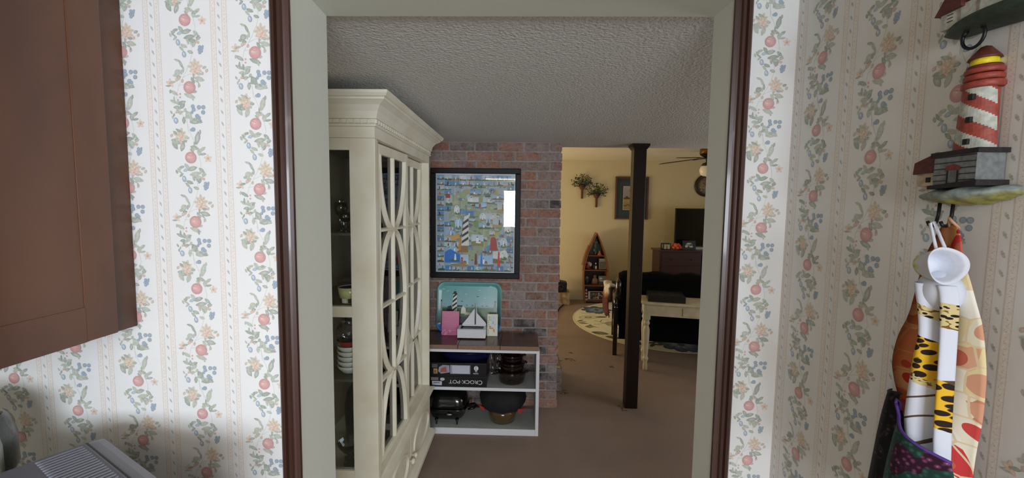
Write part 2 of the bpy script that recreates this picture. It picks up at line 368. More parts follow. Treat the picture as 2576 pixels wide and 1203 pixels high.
def vine(P, u0, zl):
    """one vertical repeat; the leafy apple sits at height zl"""
    rnd = random.Random(int(u0 * 1000) + int(zl * 1000)); P.h = .0002
    def q(x, y): return u0 + (x - 370 - .0357 * y - 266) * SC, zl - (y - 665) * SZ
    for e in ART:
        k = e[0]
        if k == 'T': P.line([q(*p) for p in e[1]], .0009, (186, 196, 186))
    for e in ART:
        k = e[0]
        if k == 'T': continue
        x, y = q(e[1], e[2])
        if k == 'L':
            g = rnd.choice([(G3, G1), (G1, G2), (G3, G2), ((196, 200, 178), G1)])
            P.ell(x, y, e[3] * SC * 1.08, e[4] * SC * 1.1, g[0], g[1], e[5], 10, 'leaf'); ca, sa = math.cos(R(e[5])) * e[3] * SC * .8, math.sin(R(e[5])) * e[3] * SC * .8; P.line([(x - ca, y - sa), (x + ca, y + sa)], .0006, (138, 154, 140))
        elif k == 'A':
            r = e[3] * SC; P.ell(x, y, r, r, (222, 164, 160), (196, 126, 128), 0, 22); P.ell(x - r * .25, y + r * .2, r * .45, r * .4, (234, 190, 184), (222, 156, 154), 30, 14); P.line([(x + r * .1, y + r * .25), (x - r * .55, y + r * .45)], .0012, (170, 110, 104))
        elif k in 'B':
            r = e[3] * SC; P.ell(x, y, r, r, (176, 196, 218), B2, 0, 9); P.ell(x, y, r * .35, r * .35, (126, 154, 186), None, 0, 6)
        elif k == 'B2': P.ell(x, y, e[3] * SC, e[4] * SC, (180, 202, 216), (140, 172, 192), 20, 9, 'leaf')
        elif k == 'P': P.ell(x, y, e[3] * SC, e[4] * SC, (186, 204, 222), (120, 150, 186), 8, 12); P.ell(x - 4 * SC, y + 6 * SC, 5 * SC, 10 * SC, (206, 218, 230), None, 8, 8)
        elif k == 'S':
            r = e[3] * SC
            for i in range(5): a = 72 * i + 20; P.ell(x + math.cos(R(a)) * r * .55, y + math.sin(R(a)) * r * .55, r * .58, r * .34, (232, 216, 200), (208, 184, 166), a, 10, 'leaf'); P.ell(x + math.cos(R(a)) * r * .35, y + math.sin(R(a)) * r * .35, r * .22, r * .10, (224, 186, 160), None, a, 7)
            P.ell(x, y, r * .25, r * .25, (206, 150, 110), None, 0, 7)
        elif k == 'S2': r = e[3] * SC; P.ell(x, y, r, r * .75, (218, 196, 178), (190, 160, 140), 60, 8, 'leaf')
        elif k == 'R': P.ell(x, y, e[3] * SC, e[3] * SC, (216, 150, 160), None, 0, 7)
        elif k == 'F':
            r = e[3] * SC; sh = e[4]
            for i in range(9):
                a = 40 * i + 12 * sh; rr = r * (.62 if i % 2 else .8)
                P.ell(x + math.cos(R(a)) * rr * .7, y + math.sin(R(a)) * rr * .9, r * .5, r * .24, (232, 222, 204), (204, 188, 160), a, 10, 'leaf'); P.ell(x + math.cos(R(a)) * rr * .7, y + math.sin(R(a)) * rr * .9, r * .34, r * .06, (190, 170, 142), None, a, 7)
            for i in range(6):
                a = 60 * i + 20; P.ell(x + math.cos(R(a)) * r * .35, y + math.sin(R(a)) * r * .4 - r * .3, r * .38, r * .19, (232, 216, 196), (206, 180, 156), a, 8, 'leaf')
            for dx, dy in ((-.05, -.55), (.15, -.1), (.2, -.7)): P.ell(x + dx * r, y + dy * r, r * .17, r * .13, (204, 140, 128), (218, 172, 150), 30, 7)
            for dx, dy in ((-.2, .3), (.1, .5), (.3, .15)): P.ell(x + dx * r, y + dy * r, r * .12, r * .1, (206, 178, 130), None, 30, 6)
def ribbon(P, u0, z0, z1, lo=-1e9, hi=1e9):
    for sd in (-1, 1):
        a, b = u0 + sd * 44 * SC - 20 * SC, u0 + sd * 44 * SC + 20 * SC
        a2, b2 = max(a, lo), min(b, hi)
        if b2 <= a2: continue
        P.rect(a2, b2, z0, z1, (227, 224, 220))
        for e in (a, b - 5 * SC):
            if e > lo and e + 5 * SC < hi: P.rect(e, e + 5 * SC, z0, z1, (213, 200, 196))
        z = z0
        c = (a + b) / 2; h0 = P.h
        if lo < c < hi:
            k = 0
            while z < z1:
                P.h = h0; P.ell(c, z, 4.5 * SC, 2.6 * SC, (196, 182, 172), None, 0, 6); P.ell(c + (7 if k % 2 else -7) * SC, z + 8 * SC, 3 * SC, 4 * SC, (214, 206, 198), None, 0, 5); z += 27 * SC; k += 1
    if lo < u0 < hi:
        z = z0; k = 0; h0 = P.h
        while z < z1:
            P.h = h0; P.ell(u0, z, 8 * SC, 8 * SC, (160, 164, 152), (178, 178, 166), 0, 7); P.ell(u0 + 5 * SC, z - 11 * SC, 6 * SC, 9 * SC, (176, 184, 172), None, 20, 7, 'leaf')
            P.ell(u0 - 5 * SC, z + 9 * SC, 5 * SC, 7 * SC, (206, 186, 178) if k % 2 else (184, 186, 196), None, 0, 7); z += 88 * SC; k += 1

PER = .3335; PW = .1682
# ------------------------------------------------------------------ the setting
CZ = 2.42
LW, RW = 1.04, 1.162      # kitchen faces of the wall left and right of the opening
BK = 1.265
WH = (226, 230, 236)
# left wall piece (thicker) with wallpaper
mb = MB(); mb.box(-1.56, -.60, LW, BK, 0, CZ)
# angled jamb end
mb.m = 1; mb.add([(-.60, LW, 0), (-.574, LW, 0), (-.588, BK, 0), (-.60, BK, 0), (-.60, LW, CZ), (-.574, LW, CZ), (-.588, BK, CZ), (-.60, BK, CZ)], [(0, 1, 5, 4), (1, 2, 6, 5), (2, 3, 7, 6), (4, 5, 6, 7)])
mb.m = 2
P = Print(mb, (0, LW, 0), (1, 0, 0), (0, 0, 1), (0, -1, 0), white=WH); P.clip = (-1.56, -.60, .88, CZ)
for k in range(-4, 3):
    uc = -.8315 + PW * k
    zl = 2.1345 if k % 2 == 0 else 2.2190
    if k < 2:
        P.h = .0002
        for j in range(-1, 5): vine(P, uc, zl - PER * j)
for k in range(-4, 2):
    P.h = .0002; u = -.7505 + PW * k
    ribbon(P, u, .9, CZ, -1.56, -.60)
struct('wall_front_left', mb, [PAPER, JAMB, PRINT])
# right wall piece
mb = MB(); mb.box(.60, .86, RW, BK, 0, CZ)
mb.m = 1; mb.add([(.553, RW, 0), (.60, RW, 0), (.60, BK, 0), (.5438, BK, 0), (.553, RW, CZ), (.60, RW, CZ), (.60, BK, CZ), (.5438, BK, CZ)], [(0, 1, 5, 4), (3, 0, 4, 7), (2, 3, 7, 6), (4, 5, 6, 7)])
mb.m = 2
P = Print(mb, (0, RW, 0), (1, 0, 0), (0, 0, 1), (0, -1, 0), white=WH); P.clip = (.59, .72, .6, CZ)
U4 = .6535
for j in range(-1, 5): P.h = .0002; vine(P, U4, 2.1345 - PER * j)
P.h = .0002; ribbon(P, U4 + PW / 2 + .002, .9, CZ, -9, .7199)
struct('wall_front_right', mb, [PAPER, JAMB, PRINT])
# right side wall of the kitchen
mb = MB(); mb.box(.72, .86, -.6, RW, 0, CZ); mb.m = 1
P = Print(mb, (.72, RW, 0), (0, -1, 0), (0, 0, 1), (-1, 0, 0), white=WH); P.clip = (0, 1.5, .6, CZ)
s0 = -(.72 - U4)
for k in range(1, 7):
    uc = s0 + PW * k; zl = 2.1345 if k % 2 == 0 else 2.2190
    for j in range(-1, 5): P.h = .0002; vine(P, uc, zl - PER * j)
    P.h = .0002; ribbon(P, uc - PW / 2, .9, CZ, .0001, 9)
struct('wall_right', mb, [PAPER, PRINT])
mb = MB(); mb.box(.86, 2.5, -.6, -.5, 0, 2.6); mb.box(2.4, 2.5, -2.9, -.6, 0, 2.6); struct('wall_kitchen_corner', mb, PWALL)
mb = MB(); mb.box(-.62, .62, 1.06, BK, 2.405, 2.62); mb.box(-1.56, .86, LW + .002, BK - .002, CZ, 2.62)
struct('trim_3', mb, JAMB)
mb = MB(); mb.box(-1.66, -1.56, -2.9, BK, 0, 2.6); struct('wall_left', mb, PWALL)
mb = MB()   # kitchen back wall with its window
mb.box(-1.66, -.50, -2.9, -2.8, 0, 2.6); mb.box(1.70, 2.5, -2.9, -2.8, 0, 2.6); mb.box(-.50, 1.70, -2.9, -2.8, 0, 1.32); mb.box(-.50, 1.70, -2.9, -2.8, 2.28, 2.6)
struct('wall_back', mb, PWALL)
mb = MB(); 
for x in (-.50, .03, .57, 1.12, 1.66): mb.box(x, x + .04, -2.83, -2.79, 1.32, 2.28)
mb.box(-.50, 1.70, -2.82, -2.78, 1.32, 1.36); mb.box(-.50, 1.70, -2.82, -2.78, 2.24, 2.28)
struct('window_1', mb, WPAINT)
mb = MB(); mb.box(-1.66, .86, -.5, LW + .01, CZ + .03, 2.6); mb.box(-1.66, 2.5, -2.9, -.5, CZ + .03, 2.6); struct('ceiling_kitchen', mb, PWALL)
mb = MB(); mb.box(-1.66, .86, -.5, 1.2, -.08, 0); mb.box(-1.66, 2.5, -2.9, -.5, -.08, 0); struct('floor_kitchen', mb, KFLOOR)
# back rooms
mb = MB(); mb.box(-2.6, 5.3, 1.2, 8.6, -.08, 0)
struct('floor', mb, CARPET)
mb = MB(); mb.box(-2.6, 5.3, BK, 4.02, CZ, 2.60); struct('ceiling', mb, POPC)
mb = MB(); mb.box(-2.6, 5.3, 4.02, 8.6, 2.79, 2.95); mb.box(-2.6, 5.3, 4.0, 4.04, 2.6, 2.95); struct('ceiling_living_room', mb, FARC)
mb = MB(); mb.box(-2.6, 5.3, 8.36, 8.5, 0, 2.9); struct('wall_far', mb, YWALL)
mb = MB(); mb.box(-2.6, 5.3, 8.345, 8.36, .0, .10); struct('baseboard_far', mb, CREAMB)
mb = MB(); mb.box(-2.6, -2.5, BK, 8.5, 0, 2.9); struct('wall_living_left', mb, YWALL)
mb = MB(); mb.box(5.2, 5.3, BK, 8.5, 0, 2.9); struct('wall_living_right', mb, YWALL)
mb = MB(); mb.box(-1.28, -1.18, BK, 4.02, 0, CZ); struct('wall_dining_left', mb, YWALL)
mb = MB(); mb.box(.86, 5.3, BK - .1, BK, 0, 2.6); struct('wall_dining_near', mb, YWALL)
# casing trims around the opening
def casing(x0, x1, y, sgn, name):
    w_ = x1 - x0
    pr = [(0, 0), (0, .020), (.12, .024), (.30, .024), (.36, .015), (.46, .015), (.52, .021), (.62, .021), (.68, .013), (.80, .011), (1, .009), (1, 0)]
    mb = MB(); prof = [((x0 + a * w_) if sgn > 0 else (x1 - a * w_), y - t) for a, t in pr]
    mb.prism(prof, lambda a, b, t: (a, b, t), 0, CZ)
    return struct(name, mb, TRIM)
casing(-.613, -.572, LW, 1, 'trim_1'); casing(.551, .592, RW, -1, 'trim_2')

# brick chimney column
mb = MB(); rnd = random.Random(3)
YB = 3.735; X0, X1 = -1.18, .338
mb.m = 1; mb.box(X0, X1 - .006, YB + .008, 4.6, 0, CZ); mb.m = 0
cols = [(146, 108, 94), (150, 108, 92), (138, 106, 96), (146, 118, 106), (128, 108, 100), (144, 130, 124), (130, 98, 84), (118, 106, 100), (156, 112, 92), (138, 118, 108)]
nc = 29; ch = CZ / nc
for r_ in range(nc):
    z0 = r_ * ch + .0075; z1 = (r_ + 1) * ch - .0075
    x = X1 - (0 if r_ % 2 else .10)
    first = True
    while x > X0:
        if first and r_ % 2 == 0: a = X1 - .092; b_ = X1
        else:
            b_ = x; a = x - rnd.uniform(.185, .215)
        first = False
        mb.col = lin(rnd.choice(cols)) if rnd.random() > .07 else lin((70, 66, 66))
        j = lambda: rnd.uniform(-.004, .004)
        mb.box(max(a, X0) + j(), b_ + j() * 1.5, YB + rnd.uniform(-.004, .004), YB + .09, z0 + j() * .5, z1 + j() * .5, bevel=.007)
        x = a - .017
    for yy in (YB + .105 if r_ % 2 == 0 else YB + .21, YB + .32, YB + .53, YB + .74):
        mb.col = lin(rnd.choice(cols)); mb.box(X1 - .05, X1 + rnd.uniform(-.004, .004), yy, yy + .195, z0, z1, bevel=.004)
struct('wall_brick_chimney', mb, [BRICK, MORTAR])
mb = MB()
mb.m = 1; mb.box(X1 - .2, .412, 4.10, 4.62, 0, .225); mb.m = 0
for r_ in range(3):
    for k in range(3):
        mb.col = lin(rnd.choice([(128, 112, 100), (110, 92, 84), (146, 120, 100), (92, 74, 66)]))
        mb.box(X1 - .15, .418, 4.105 + k * .17, 4.26 + k * .17, r_ * .076 + .004, r_ * .076 + .07, bevel=.004)
    mb.col = lin((120, 104, 94)); mb.box(X1 - .1, .418, 4.09, 4.2, r_ * .076 + .004, r_ * .076 + .07, bevel=.004)
mb.col = lin((176, 150, 96)); mb.box(X1 - .15, .405, 4.12, 4.6, .228, .25, bevel=.004)
struct('trim_brick_hearth', mb, [BRICK, MORTAR])

# ------------------------------------------------------------------ china hutch
HY0, HY1, HX, HBX = 1.974, 3.12, -.70, -1.165
HT = thing('china_hutch', 'tall antique-cream china hutch with glazed doors and crown moulding, left inside the opening', 'china cabinet', (-.93, 2.55, 0))
DP = -.755
mb = MB()
mb.box(HBX, HBX + .015, HY0, HY1, .10, 2.20)                      # back
mb.box(HBX, HX, HY1 - .02, HY1, .4755, 2.1645)                        # far side panel
mb.box(HBX, HX, HY0, HY1, 2.165, 2.235)                           # frieze
mb.box(HX - .123, HX, HY0, HY0 + .03, .4755, 2.1645, bevel=.004)      # near post
mb.box(HBX, HBX + .07, HY0, HY0 + .03, .4755, 2.1645)                 # near rear stile
mb.box(HBX + .07, HX - .123, HY0 + .004, HY0 + .026, 2.109, 2.164)
mb.box(HBX + .07, HX - .123, HY0 + .002, HY0 + .028, 1.303, 1.353)
mb.box(HBX + .07, HX - .123, HY0, HY0 + .03, 1.345, 1.356)
mb.box(HBX + .07, HX - .123, HY0 + .001, HY0 + .029, .4755, .521)
mb.box(DP + .0, HX - .018, HY0 + .03, HY0 + .095, .47, 2.165)     # hinge stile
mb.box(HBX, HX, HY0, HY1, .44, .475)
build('case', mb, HUTCH, HT)
mb = MB(); mb.box(HBX + .015, HBX + .02, HY0 + .03, HY1 - .02, .48, 2.16); mb.box(HBX + .02, DP - .03, HY0 + .03, HY1 - .02, 2.150, 2.164)
build('interior_back', mb, HUTCHIN, HT)
# crown: profile of (out, z), mitred round the near side and front
def crownprof(): return [(0, 2.215), (.010, 2.218), (.010, 2.228), (.004, 2.232), (.004, 2.250), (.014, 2.252), (.016, 2.262), (.022, 2.285), (.040, 2.310), (.062, 2.324), (.070, 2.328), (.070, 2.336), (.080, 2.340), (.090, 2.352), (.090, 2.364), (0, 2.364)]
mb = MB()
pr = crownprof(); n = len(pr); path = []
for (cx_, cy_, dx, dy) in ((HBX, HY0, 0, -1), (HX, HY0, 1, -1), (HX, HY1, 1, 1), (HBX, HY1, 0, 1)):
    path += [(cx_ + dx * o, cy_ + dy * o, z) for o, z in pr]
fs = []
for i in range(3):
    for k in range(n):
        k2 = (k + 1) % n; fs.append((i * n + k, (i + 1) * n + k, (i + 1) * n + k2, i * n + k2))
mb.add(path, fs); build('crown_moulding', mb, HUTCH, HT)
mb = MB()
for i in range(34):
    y = HY0 + .008 + i * (HY1 - HY0 - .02) / 33; mb.box(HX + .003, HX + .012, y - .010, y + .010, 2.232, 2.250)
for i in range(14):
    x = HX - .008 - i * .033; mb.box(x - .011, x + .011, HY0 - .012, HY0 - .003, 2.232, 2.250)
build('dentil_moulding', mb, HUTCH, HT)
def oval(y, z, ry, rz, n=40): return [(y + ry * math.cos(2 * math.pi * i / n), z + rz * math.sin(2 * math.pi * i / n)) for i in range(n)]
Z4, Z3, Z2, Z1, Z0 = 2.109, 1.719, 1.312, .919, .510
def hdoor(hx, hy, sgn, ang, label):
    """glazed door; local y runs from hinge to latch (sgn), local x outwards"""
    W = .507; g0, g1 = .052, W - .05; c = (g0 + g1) / 2
    E = bpy.data.objects
    mb = MB(); Y = lambda a: sgn * a
    def bx(a, b, z0, z1, x0=-.022, x1=0): mb.box(x0, x1, min(Y(a), Y(b)), max(Y(a), Y(b)), z0, z1)
    bx(0, g0, .475, 2.160); bx(g1, W, .475, 2.160); bx(g0, g1, Z4, 2.160); bx(g0, g1, .475, Z0)
    d = build('door', mb, HUTCH, HT); OFF[d.name] = Vector((0, 0, 0))
    me = d.data
    for v in me.vertices: v.co += OFF[HT.name]
    d.location = Vector((hx, hy, 0)) - OFF[HT.name]; d.rotation_euler = (0, 0, ang)
    bevelmod(d, .0025)
    mb = MB(); fn = lambda a, z, t: (t, Y(a), z)
    hw = .011
    for z in (Z3, Z2, Z1): mb.strip([(g0, z), (g1, z)], 2 * hw, fn, -.016, .004)
    mb.strip([(c, Z0), (c, Z4)], .024, fn, -.016, .0045)
    for e in ((g0 + .004, Z0), (g1 - .004, Z0)): mb.strip([e, (e[0], Z4)], .008, fn, -.014, .003)
    build('muntin', mb, HUTCH, d)
    mb = MB(); hh = (g1 - g0) / 2 - .006
    full = [(c + hh * math.cos(R(t)), Z2 + (Z3 - Z1) / 2 * math.sin(R(t))) for t in range(0, 360, 8)]
    mb.strip(full, .022, fn, -.015, .007, close=True)
    u = [(c + hh * math.cos(R(t)), Z4 - (Z4 - Z3) * math.sin(R(t))) for t in range(0, 181, 6)]
    mb.strip(u, .022, fn, -.015, .007)
    u = [(c + hh * math.cos(R(t)), Z0 + (Z1 - Z0) * math.sin(R(t))) for t in range(0, 181, 6)]
    mb.strip(u, .022, fn, -.015, .007)
    build('oval_moulding', mb, HUTCH, d)
    mb = MB(); mb.box(-.017, -.014, min(Y(g0), Y(g1)), max(Y(g0), Y(g1)), Z0, Z4); build('glass_pane', mb, GLASS, d)
    return d
hdoor(-.733, 2.072, 1, R(-2.6), 'near')
hdoor(-.752, 3.096, -1, 0, 'far')
mb = MB(); mb.box(HBX + .07, HX - .123, HY0 + .012, HY0 + .016, 1.353, 2.109); mb.box(HBX + .07, HX - .123, HY0 + .012, HY0 + .016, .521, 1.303)
build('side_glass', mb, GLASS, HT)
mb = MB(); mb.box(HBX + .02, DP - .04, HY0 + .032, HY1 - .022, 1.700, 1.712); build('shelf', mb, HUTCHIN, HT)
mb = MB(); mb.box(HBX + .02, DP - .04, HY0 + .032, HY1 - .022, 1.338, 1.353); build('shelf', mb, HUTCHIN, HT)
mb = MB(); mb.box(HBX + .02, DP - .04, HY0 + .032, HY1 - .022, .965, .978); build('shelf', mb, HUTCHIN, HT)
# waist ledge, lower case, base
mb = MB(); lp = [(0, .398), (.008, .402), (.014, .415), (.026, .424), (.030, .432), (.030, .446), (0, .452)]; n = len(lp); path = []
for (cx_, cy_, dx, dy) in ((HBX, HY0, 0, -1), (HX, HY0, 1, -1), (HX, HY1, 1, 1), (HBX, HY1, 0, 1)): path += [(cx_ + dx * o, cy_ + dy * o, z) for o, z in lp]
mb.add(path, [(i * n + k, (i + 1) * n + k, (i + 1) * n + (k + 1) % n, i * n + (k + 1) % n) for i in range(3) for k in range(n)])
mb.box(HBX, HX + .002, HY0 - .002, HY1 + .002, .440, .4515)
build('waist_moulding', mb, HUTCH, HT)
mb = MB(); mb.box(HBX, HX - .006, HY0, HY1, .09, .44); build('lower_case', mb, HUTCH, HT)
mb = MB(); lp = [(0, .060), (.034, .060), (.034, .088), (.026, .096), (.020, .110), (.008, .118), (0, .124)]; n = len(lp); path = []
for (cx_, cy_, dx, dy) in ((HBX, HY0, 0, -1), (HX, HY0, 1, -1), (HX, HY1, 1, 1), (HBX, HY1, 0, 1)): path += [(cx_ + dx * o, cy_ + dy * o, z) for o, z in lp]
mb.add(path, [(i * n + k, (i + 1) * n + k, (i + 1) * n + (k + 1) % n, i * n + (k + 1) % n) for i in range(3) for k in range(n)])
mb.box(HBX, HX + .002, HY0 - .002, HY1 + .002, .062, .09)
build('base_moulding', mb, HUTCH, HT)
fp = [(.018, 0), (.032, .006), (.042, .022), (.042, .036), (.030, .050), (.020, .062)]
for x in (HX - .03, HBX + .06):
    for y in (HY0 + .06, HY1 - .06):
        mb = MB(); mb.lathe(fp, (x, y, 0)); build('bun_foot', mb, HUTCH, HT)
for k, (a, b_) in enumerate(((HY0 + .03, 2.540), (2.548, HY1 - .02))):
    mb = MB(); mb.box(HX - .012, HX + .006, a, b_, .135, .392, bevel=.003); d = build('cupboard_door', mb, HUTCH, HT)
    fn = lambda a_, z_, t: (t, a_, z_)
    mb = MB(); mb.strip(oval((a + b_) / 2, .262, .205, .100), .020, fn, HX + .005, HX + .016, close=True)
    mb.strip(oval((a + b_) / 2, .262, .185, .080), .006, fn, HX + .005, HX + .010, close=True); build('oval_moulding', mb, HUTCH, d)
    mb = MB(); mb.lathe([(.008, 0), (.007, .010), (.009, .014), (.017, .020), (.019, .028), (.014, .036), (.001, .039)], (HX + .004, (b_ - .028) if k == 0 else (a + .028), .235), axis='X', n=20)
    build('knob', mb, HUTCH, d)

# things inside the hutch
def wineglass(x, y, z, h, r, label, dark=False, group=None):
    t = thing('wine_glass', label, 'glass', (x, y, z), group=group)
    mb = MB(); mb.lathe([(.001, z + .002), (r * .9, z + .001), (r * .9, z + .003), (.006, z + .010), (.0045, z + h * .45), (.012, z + h * .52)], (x, y, 0), n=24); build('stem', mb, CRYST, t)
    mb = MB(); mb.lathe([(.010, z + h * .51), (r * .75, z + h * .62), (r, z + h * .78), (r * .92, z + h), (r * .88, z + h), (r * .94, z + h * .78), (r * .7, z + h * .64), (.003, z + h * .54)], (x, y, 0), n=24)
    build('bowl', mb, mat('ruby_glass', (46, 12, 16), .08, coat=.6) if dark else CRYST, t); return t
ZS = 1.712
wineglass(-.845, 2.16, ZS, .22, .052, 'dark ruby goblet behind the top of the hutch side glass', True)
wineglass(-.935, 2.13, ZS, .15, .034, 'small clear stemmed glass nearest the opening wall on the hutch top shelf', group=None)
wineglass(-.880, 2.06, ZS, .10, .034, 'short clear glass in front of the ruby goblet in the hutch')
mb = MB(); mb.lathe([(.030, ZS), (.036, ZS + .004), (.012, ZS + .03), (.010, ZS + .09), (.020, ZS + .11), (.014, ZS + .13), (.012, ZS + .16), (.018, ZS + .165)], (-.97, 2.22, 0), n=10, smooth=False)
single('crystal_candlestick', mb, CRYST, 'faceted crystal candlestick on the top shelf of the hutch', 'candlestick', (-.97, 2.22, ZS))
ZS = 1.3535
t = thing('yellow_bowl', 'pale yellow straight-sided bowl with black and white cow patches, on the hutch middle shelf', 'bowl', (-.878, 2.09, ZS))
mb = MB()
mb.col = lin((214, 206, 148)); mb.lathe([(.044, ZS), (.050, ZS + .004), (.050, ZS + .020)], (-.878, 2.09, 0), n=32)
mb.col = lin((222, 214, 150)); mb.lathe([(.050, ZS + .020), (.056, ZS + .052), (.0575, ZS + .076)], (-.878, 2.09, 0), n=32)
mb.col = lin((232, 230, 212)); mb.lathe([(.0575, ZS + .076), (.0585, ZS + .079), (.055, ZS + .079), (.050, ZS + .02), (.001, ZS + .012)], (-.878, 2.09, 0), n=32)
build('body', mb, GLAZED, t)
mb = MB()
for a, w_, c_ in ((-100, 12, (238, 238, 232)), (-70, 9, (22, 22, 22)), (-128, 11, (26, 24, 24)), (-40, 12, (236, 236, 230)), (-15, 10, (24, 24, 24))):
    mb.col = lin(c_); mb.lathe([(.0515, ZS + .004), (.0518, ZS + .016), (.0535, ZS + .026)], (-.878, 2.09, 0), n=5, a0=a - w_, a1=a + w_)
build('cow_pattern', mb, GLAZED, t)
for k in range(9):
    z = ZS + k * .008; mb = MB(); mb.col = lin((118, 116, 98) if k % 2 else (84, 84, 70))
    mb.lathe([(.06, z), (.10, z + .002), (.125, z + .010), (.125, z + .012), (.10, z + .0045), (.001, z + .003)], (-.93, 2.36, 0), n=32)
    ON = ('lowest', 'second lowest', 'third lowest', 'fourth from the bottom', 'middle', 'fourth from the top', 'third from the top', 'second from the top', 'topmost')
    lb = 'grey-green plate, ' + ON[k] + ' in the stack behind the yellow hutch bowl'
    single('dinner_plate', mb, GLAZED, lb, 'plate', (-.93, 2.36, z), 'stacked plates behind the yellow bowl')
mb = MB(); mb.col = lin((206, 190, 160)); z = ZS + .088
mb.lathe([(.03, z), (.05, z + .01), (.075, z + .045), (.071, z + .045), (.046, z + .013), (.001, z + .006)], (-.86, 2.36, 0), n=32)
single('cereal_bowl', mb, GLAZED, 'cream bowl lying on the plate stack behind the yellow bowl', 'bowl', (-.86, 2.36, z))
ZS = .978
for k in range(5):
    z = ZS + .003 + k * .026; mb = MB(); mb.col = lin((236, 234, 222))
    mb.lathe([(.030, z), (.040, z + .004), (.062, z + .030), (.066, z + .044), (.062, z + .044), (.058, z + .030), (.036, z + .008), (.001, z + .006)], (-.885, 2.10, 0), n=32)
    single('soup_bowl', mb, GLAZED, 'white bowl, ' + ('lowest', 'second lowest', 'middle one', 'second from the top', 'topmost')[k] + ' in the stack under the red bowl in the hutch', 'bowl', (-.885, 2.10, z), 'stacked white bowls')
z = ZS + .134
mb = MB(); mb.col = lin((232, 206, 160)); mb.lathe([(.024, z + .002), (.045, z + .012), (.066, z + .044)], (-.885, 2.10, 0), n=32)
mb.col = lin((176, 40, 36)); mb.lathe([(.045, z + .013), (.067, z + .045)], (-.885, 2.098, 0), n=12, a0=-128, a1=-52)
mb.col = lin((190, 60, 46)); mb.lathe([(.066, z + .044), (.062, z + .044), (.04, z + .014), (.001, z + .006)], (-.885, 2.10, 0), n=32)
single('serving_bowl', mb, GLAZED, 'bowl with a red patterned side on top of the white bowl stack', 'bowl', (-.885, 2.10, z))
mb = MB(); rnd = random.Random(5)
prof = [(.05, z + .047), (.066, z + .060), (.070, z + .09), (.060, z + .12), (.045, z + .15), (.03, z + .17), (.012, z + .185)]
k0 = len(mb.v); mb.lathe(prof, (-.885, 2.10, 0), n=22, smooth=False)
for i in range(k0, len(mb.v)): v = Vector(mb.v[i]); mb.v[i] = tuple(v + Vector((rnd.uniform(-.007, .007), rnd.uniform(-.007, .007), rnd.uniform(-.005, .005))))
single('plastic_bag', mb, PLAST, 'crumpled clear plastic bag resting on the red bowl in the hutch', 'bag', (-.885, 2.10, z + .047))
ZS = .476
mb = MB()
for k in range(8): a = R(45 * k); mb.sphere((-.90 + .03 * math.cos(a), 2.15 + .03 * math.sin(a), ZS + .006), .018, .018, .006)
mb.lathe([(.034, ZS + .002), (.036, ZS + .012), (.010, ZS + .030), (.010, ZS + .060), (.040, ZS + .085), (.062, ZS + .115), (.066, ZS + .135), (.060, ZS + .135), (.036, ZS + .092), (.001, ZS + .07)], (-.89, 2.09, 0), n=12, smooth=False)
single('crystal_compote', mb, CRYST, 'footed cut-crystal compote at the bottom of the hutch side glass', 'glass bowl', (-.89, 2.09, ZS))
mb = MB(); mb.lathe([(.075, ZS + .001), (.085, ZS + .02), (.09, ZS + .22), (.075, ZS + .30), (.05, ZS + .34), (.05, ZS + .36), (.046, ZS + .36), (.046, ZS + .34), (.07, ZS + .30), (.084, ZS + .22), (.078, ZS + .02), (.001, ZS + .008)], (-.93, 2.34, 0), n=28)
single('glass_canister', mb, glassmat('olive_glass', (.62, .66, .5), 1.6, .03), 'tall olive tinted glass canister on the lowest hutch shelf', 'jar', (-.93, 2.34, ZS))
for x, y, zz, h, lb in ((-.99, 2.5, 1.712, .17, 'clear glass beside the hutch back on the top shelf'), (-.86, 2.52, 1.712, .16, 'clear glass behind the left glazed door, top shelf'), (-.90, 2.80, 1.712, .17, 'clear glass behind the far glazed door, top shelf')):
    wineglass(x, y, zz, h, .036, lb)
mb = MB(); mb.col = lin((190, 188, 176)); mb.lathe([(.05, 1.354), (.07, 1.36), (.10, 1.44), (.096, 1.44), (.066, 1.365), (.001, 1.362)], (-.93, 2.72, 0), n=28)
single('mixing_bowl', mb, GLAZED, 'pale grey bowl behind the door glass on the middle hutch shelf', 'bowl', (-.93, 2.72, 1.354))

# ------------------------------------------------------------------ low white shelf unit
SX0, SX1, SY0, SY1 = -.95, .152, 3.25, 3.60
T = thing('low_shelf_unit', 'low open white shelf unit with brown laminate top against the brick chimney', 'shelf unit', (-.4, 3.42, 0))
mb = MB()
mb.box(SX0, SX1, SY0, SY1, .684, .706); mb.box(SX1 - .026, SX1, SY0, SY1, 0, .6838); mb.box(SX0, SX0 + .026, SY0, SY1, 0, .6838)
mb.box(SX0 + .0262, SX1 - .0262, SY0, SY0 + .012, 0, .050)
f = build('frame', mb, WHITEM, T); bevelmod(f, .002)
mb = MB(); mb.box(SX0 + .02, SX1 - .02, SY0 + .004, SY1, .030, .054); build('bottom_board', mb, GREYSH, T)
mb = MB(); mb.box(SX0 + .026, SX1 - .026, SY0 + .006, SY1, .372, .392)
o = build('shelf', mb, GREYSH, T)
mb = MB(); mb.box(SX0 + .026, SX1 - .026, SY0 + .0015, SY0 + .006, .370, .394); build('edge_strip', mb, WHITEM, o)
for a, b_, dy in ((SX0, -.505, .004), (-.502, -.165, .0), (-.162, SX1 - .006, -.006)):
    mb = MB(); mb.box(a, b_, SY0 + dy + .004, SY1 + .006, .7065, .741, bevel=.002); q = build('top_board', mb, BROWNL, T)
    mb = MB(); mb.box(a + .001, b_ - .001, SY0 + dy + .001, SY0 + dy + .005, .708, .7395); build('cut_edge', mb, CHIP, q)
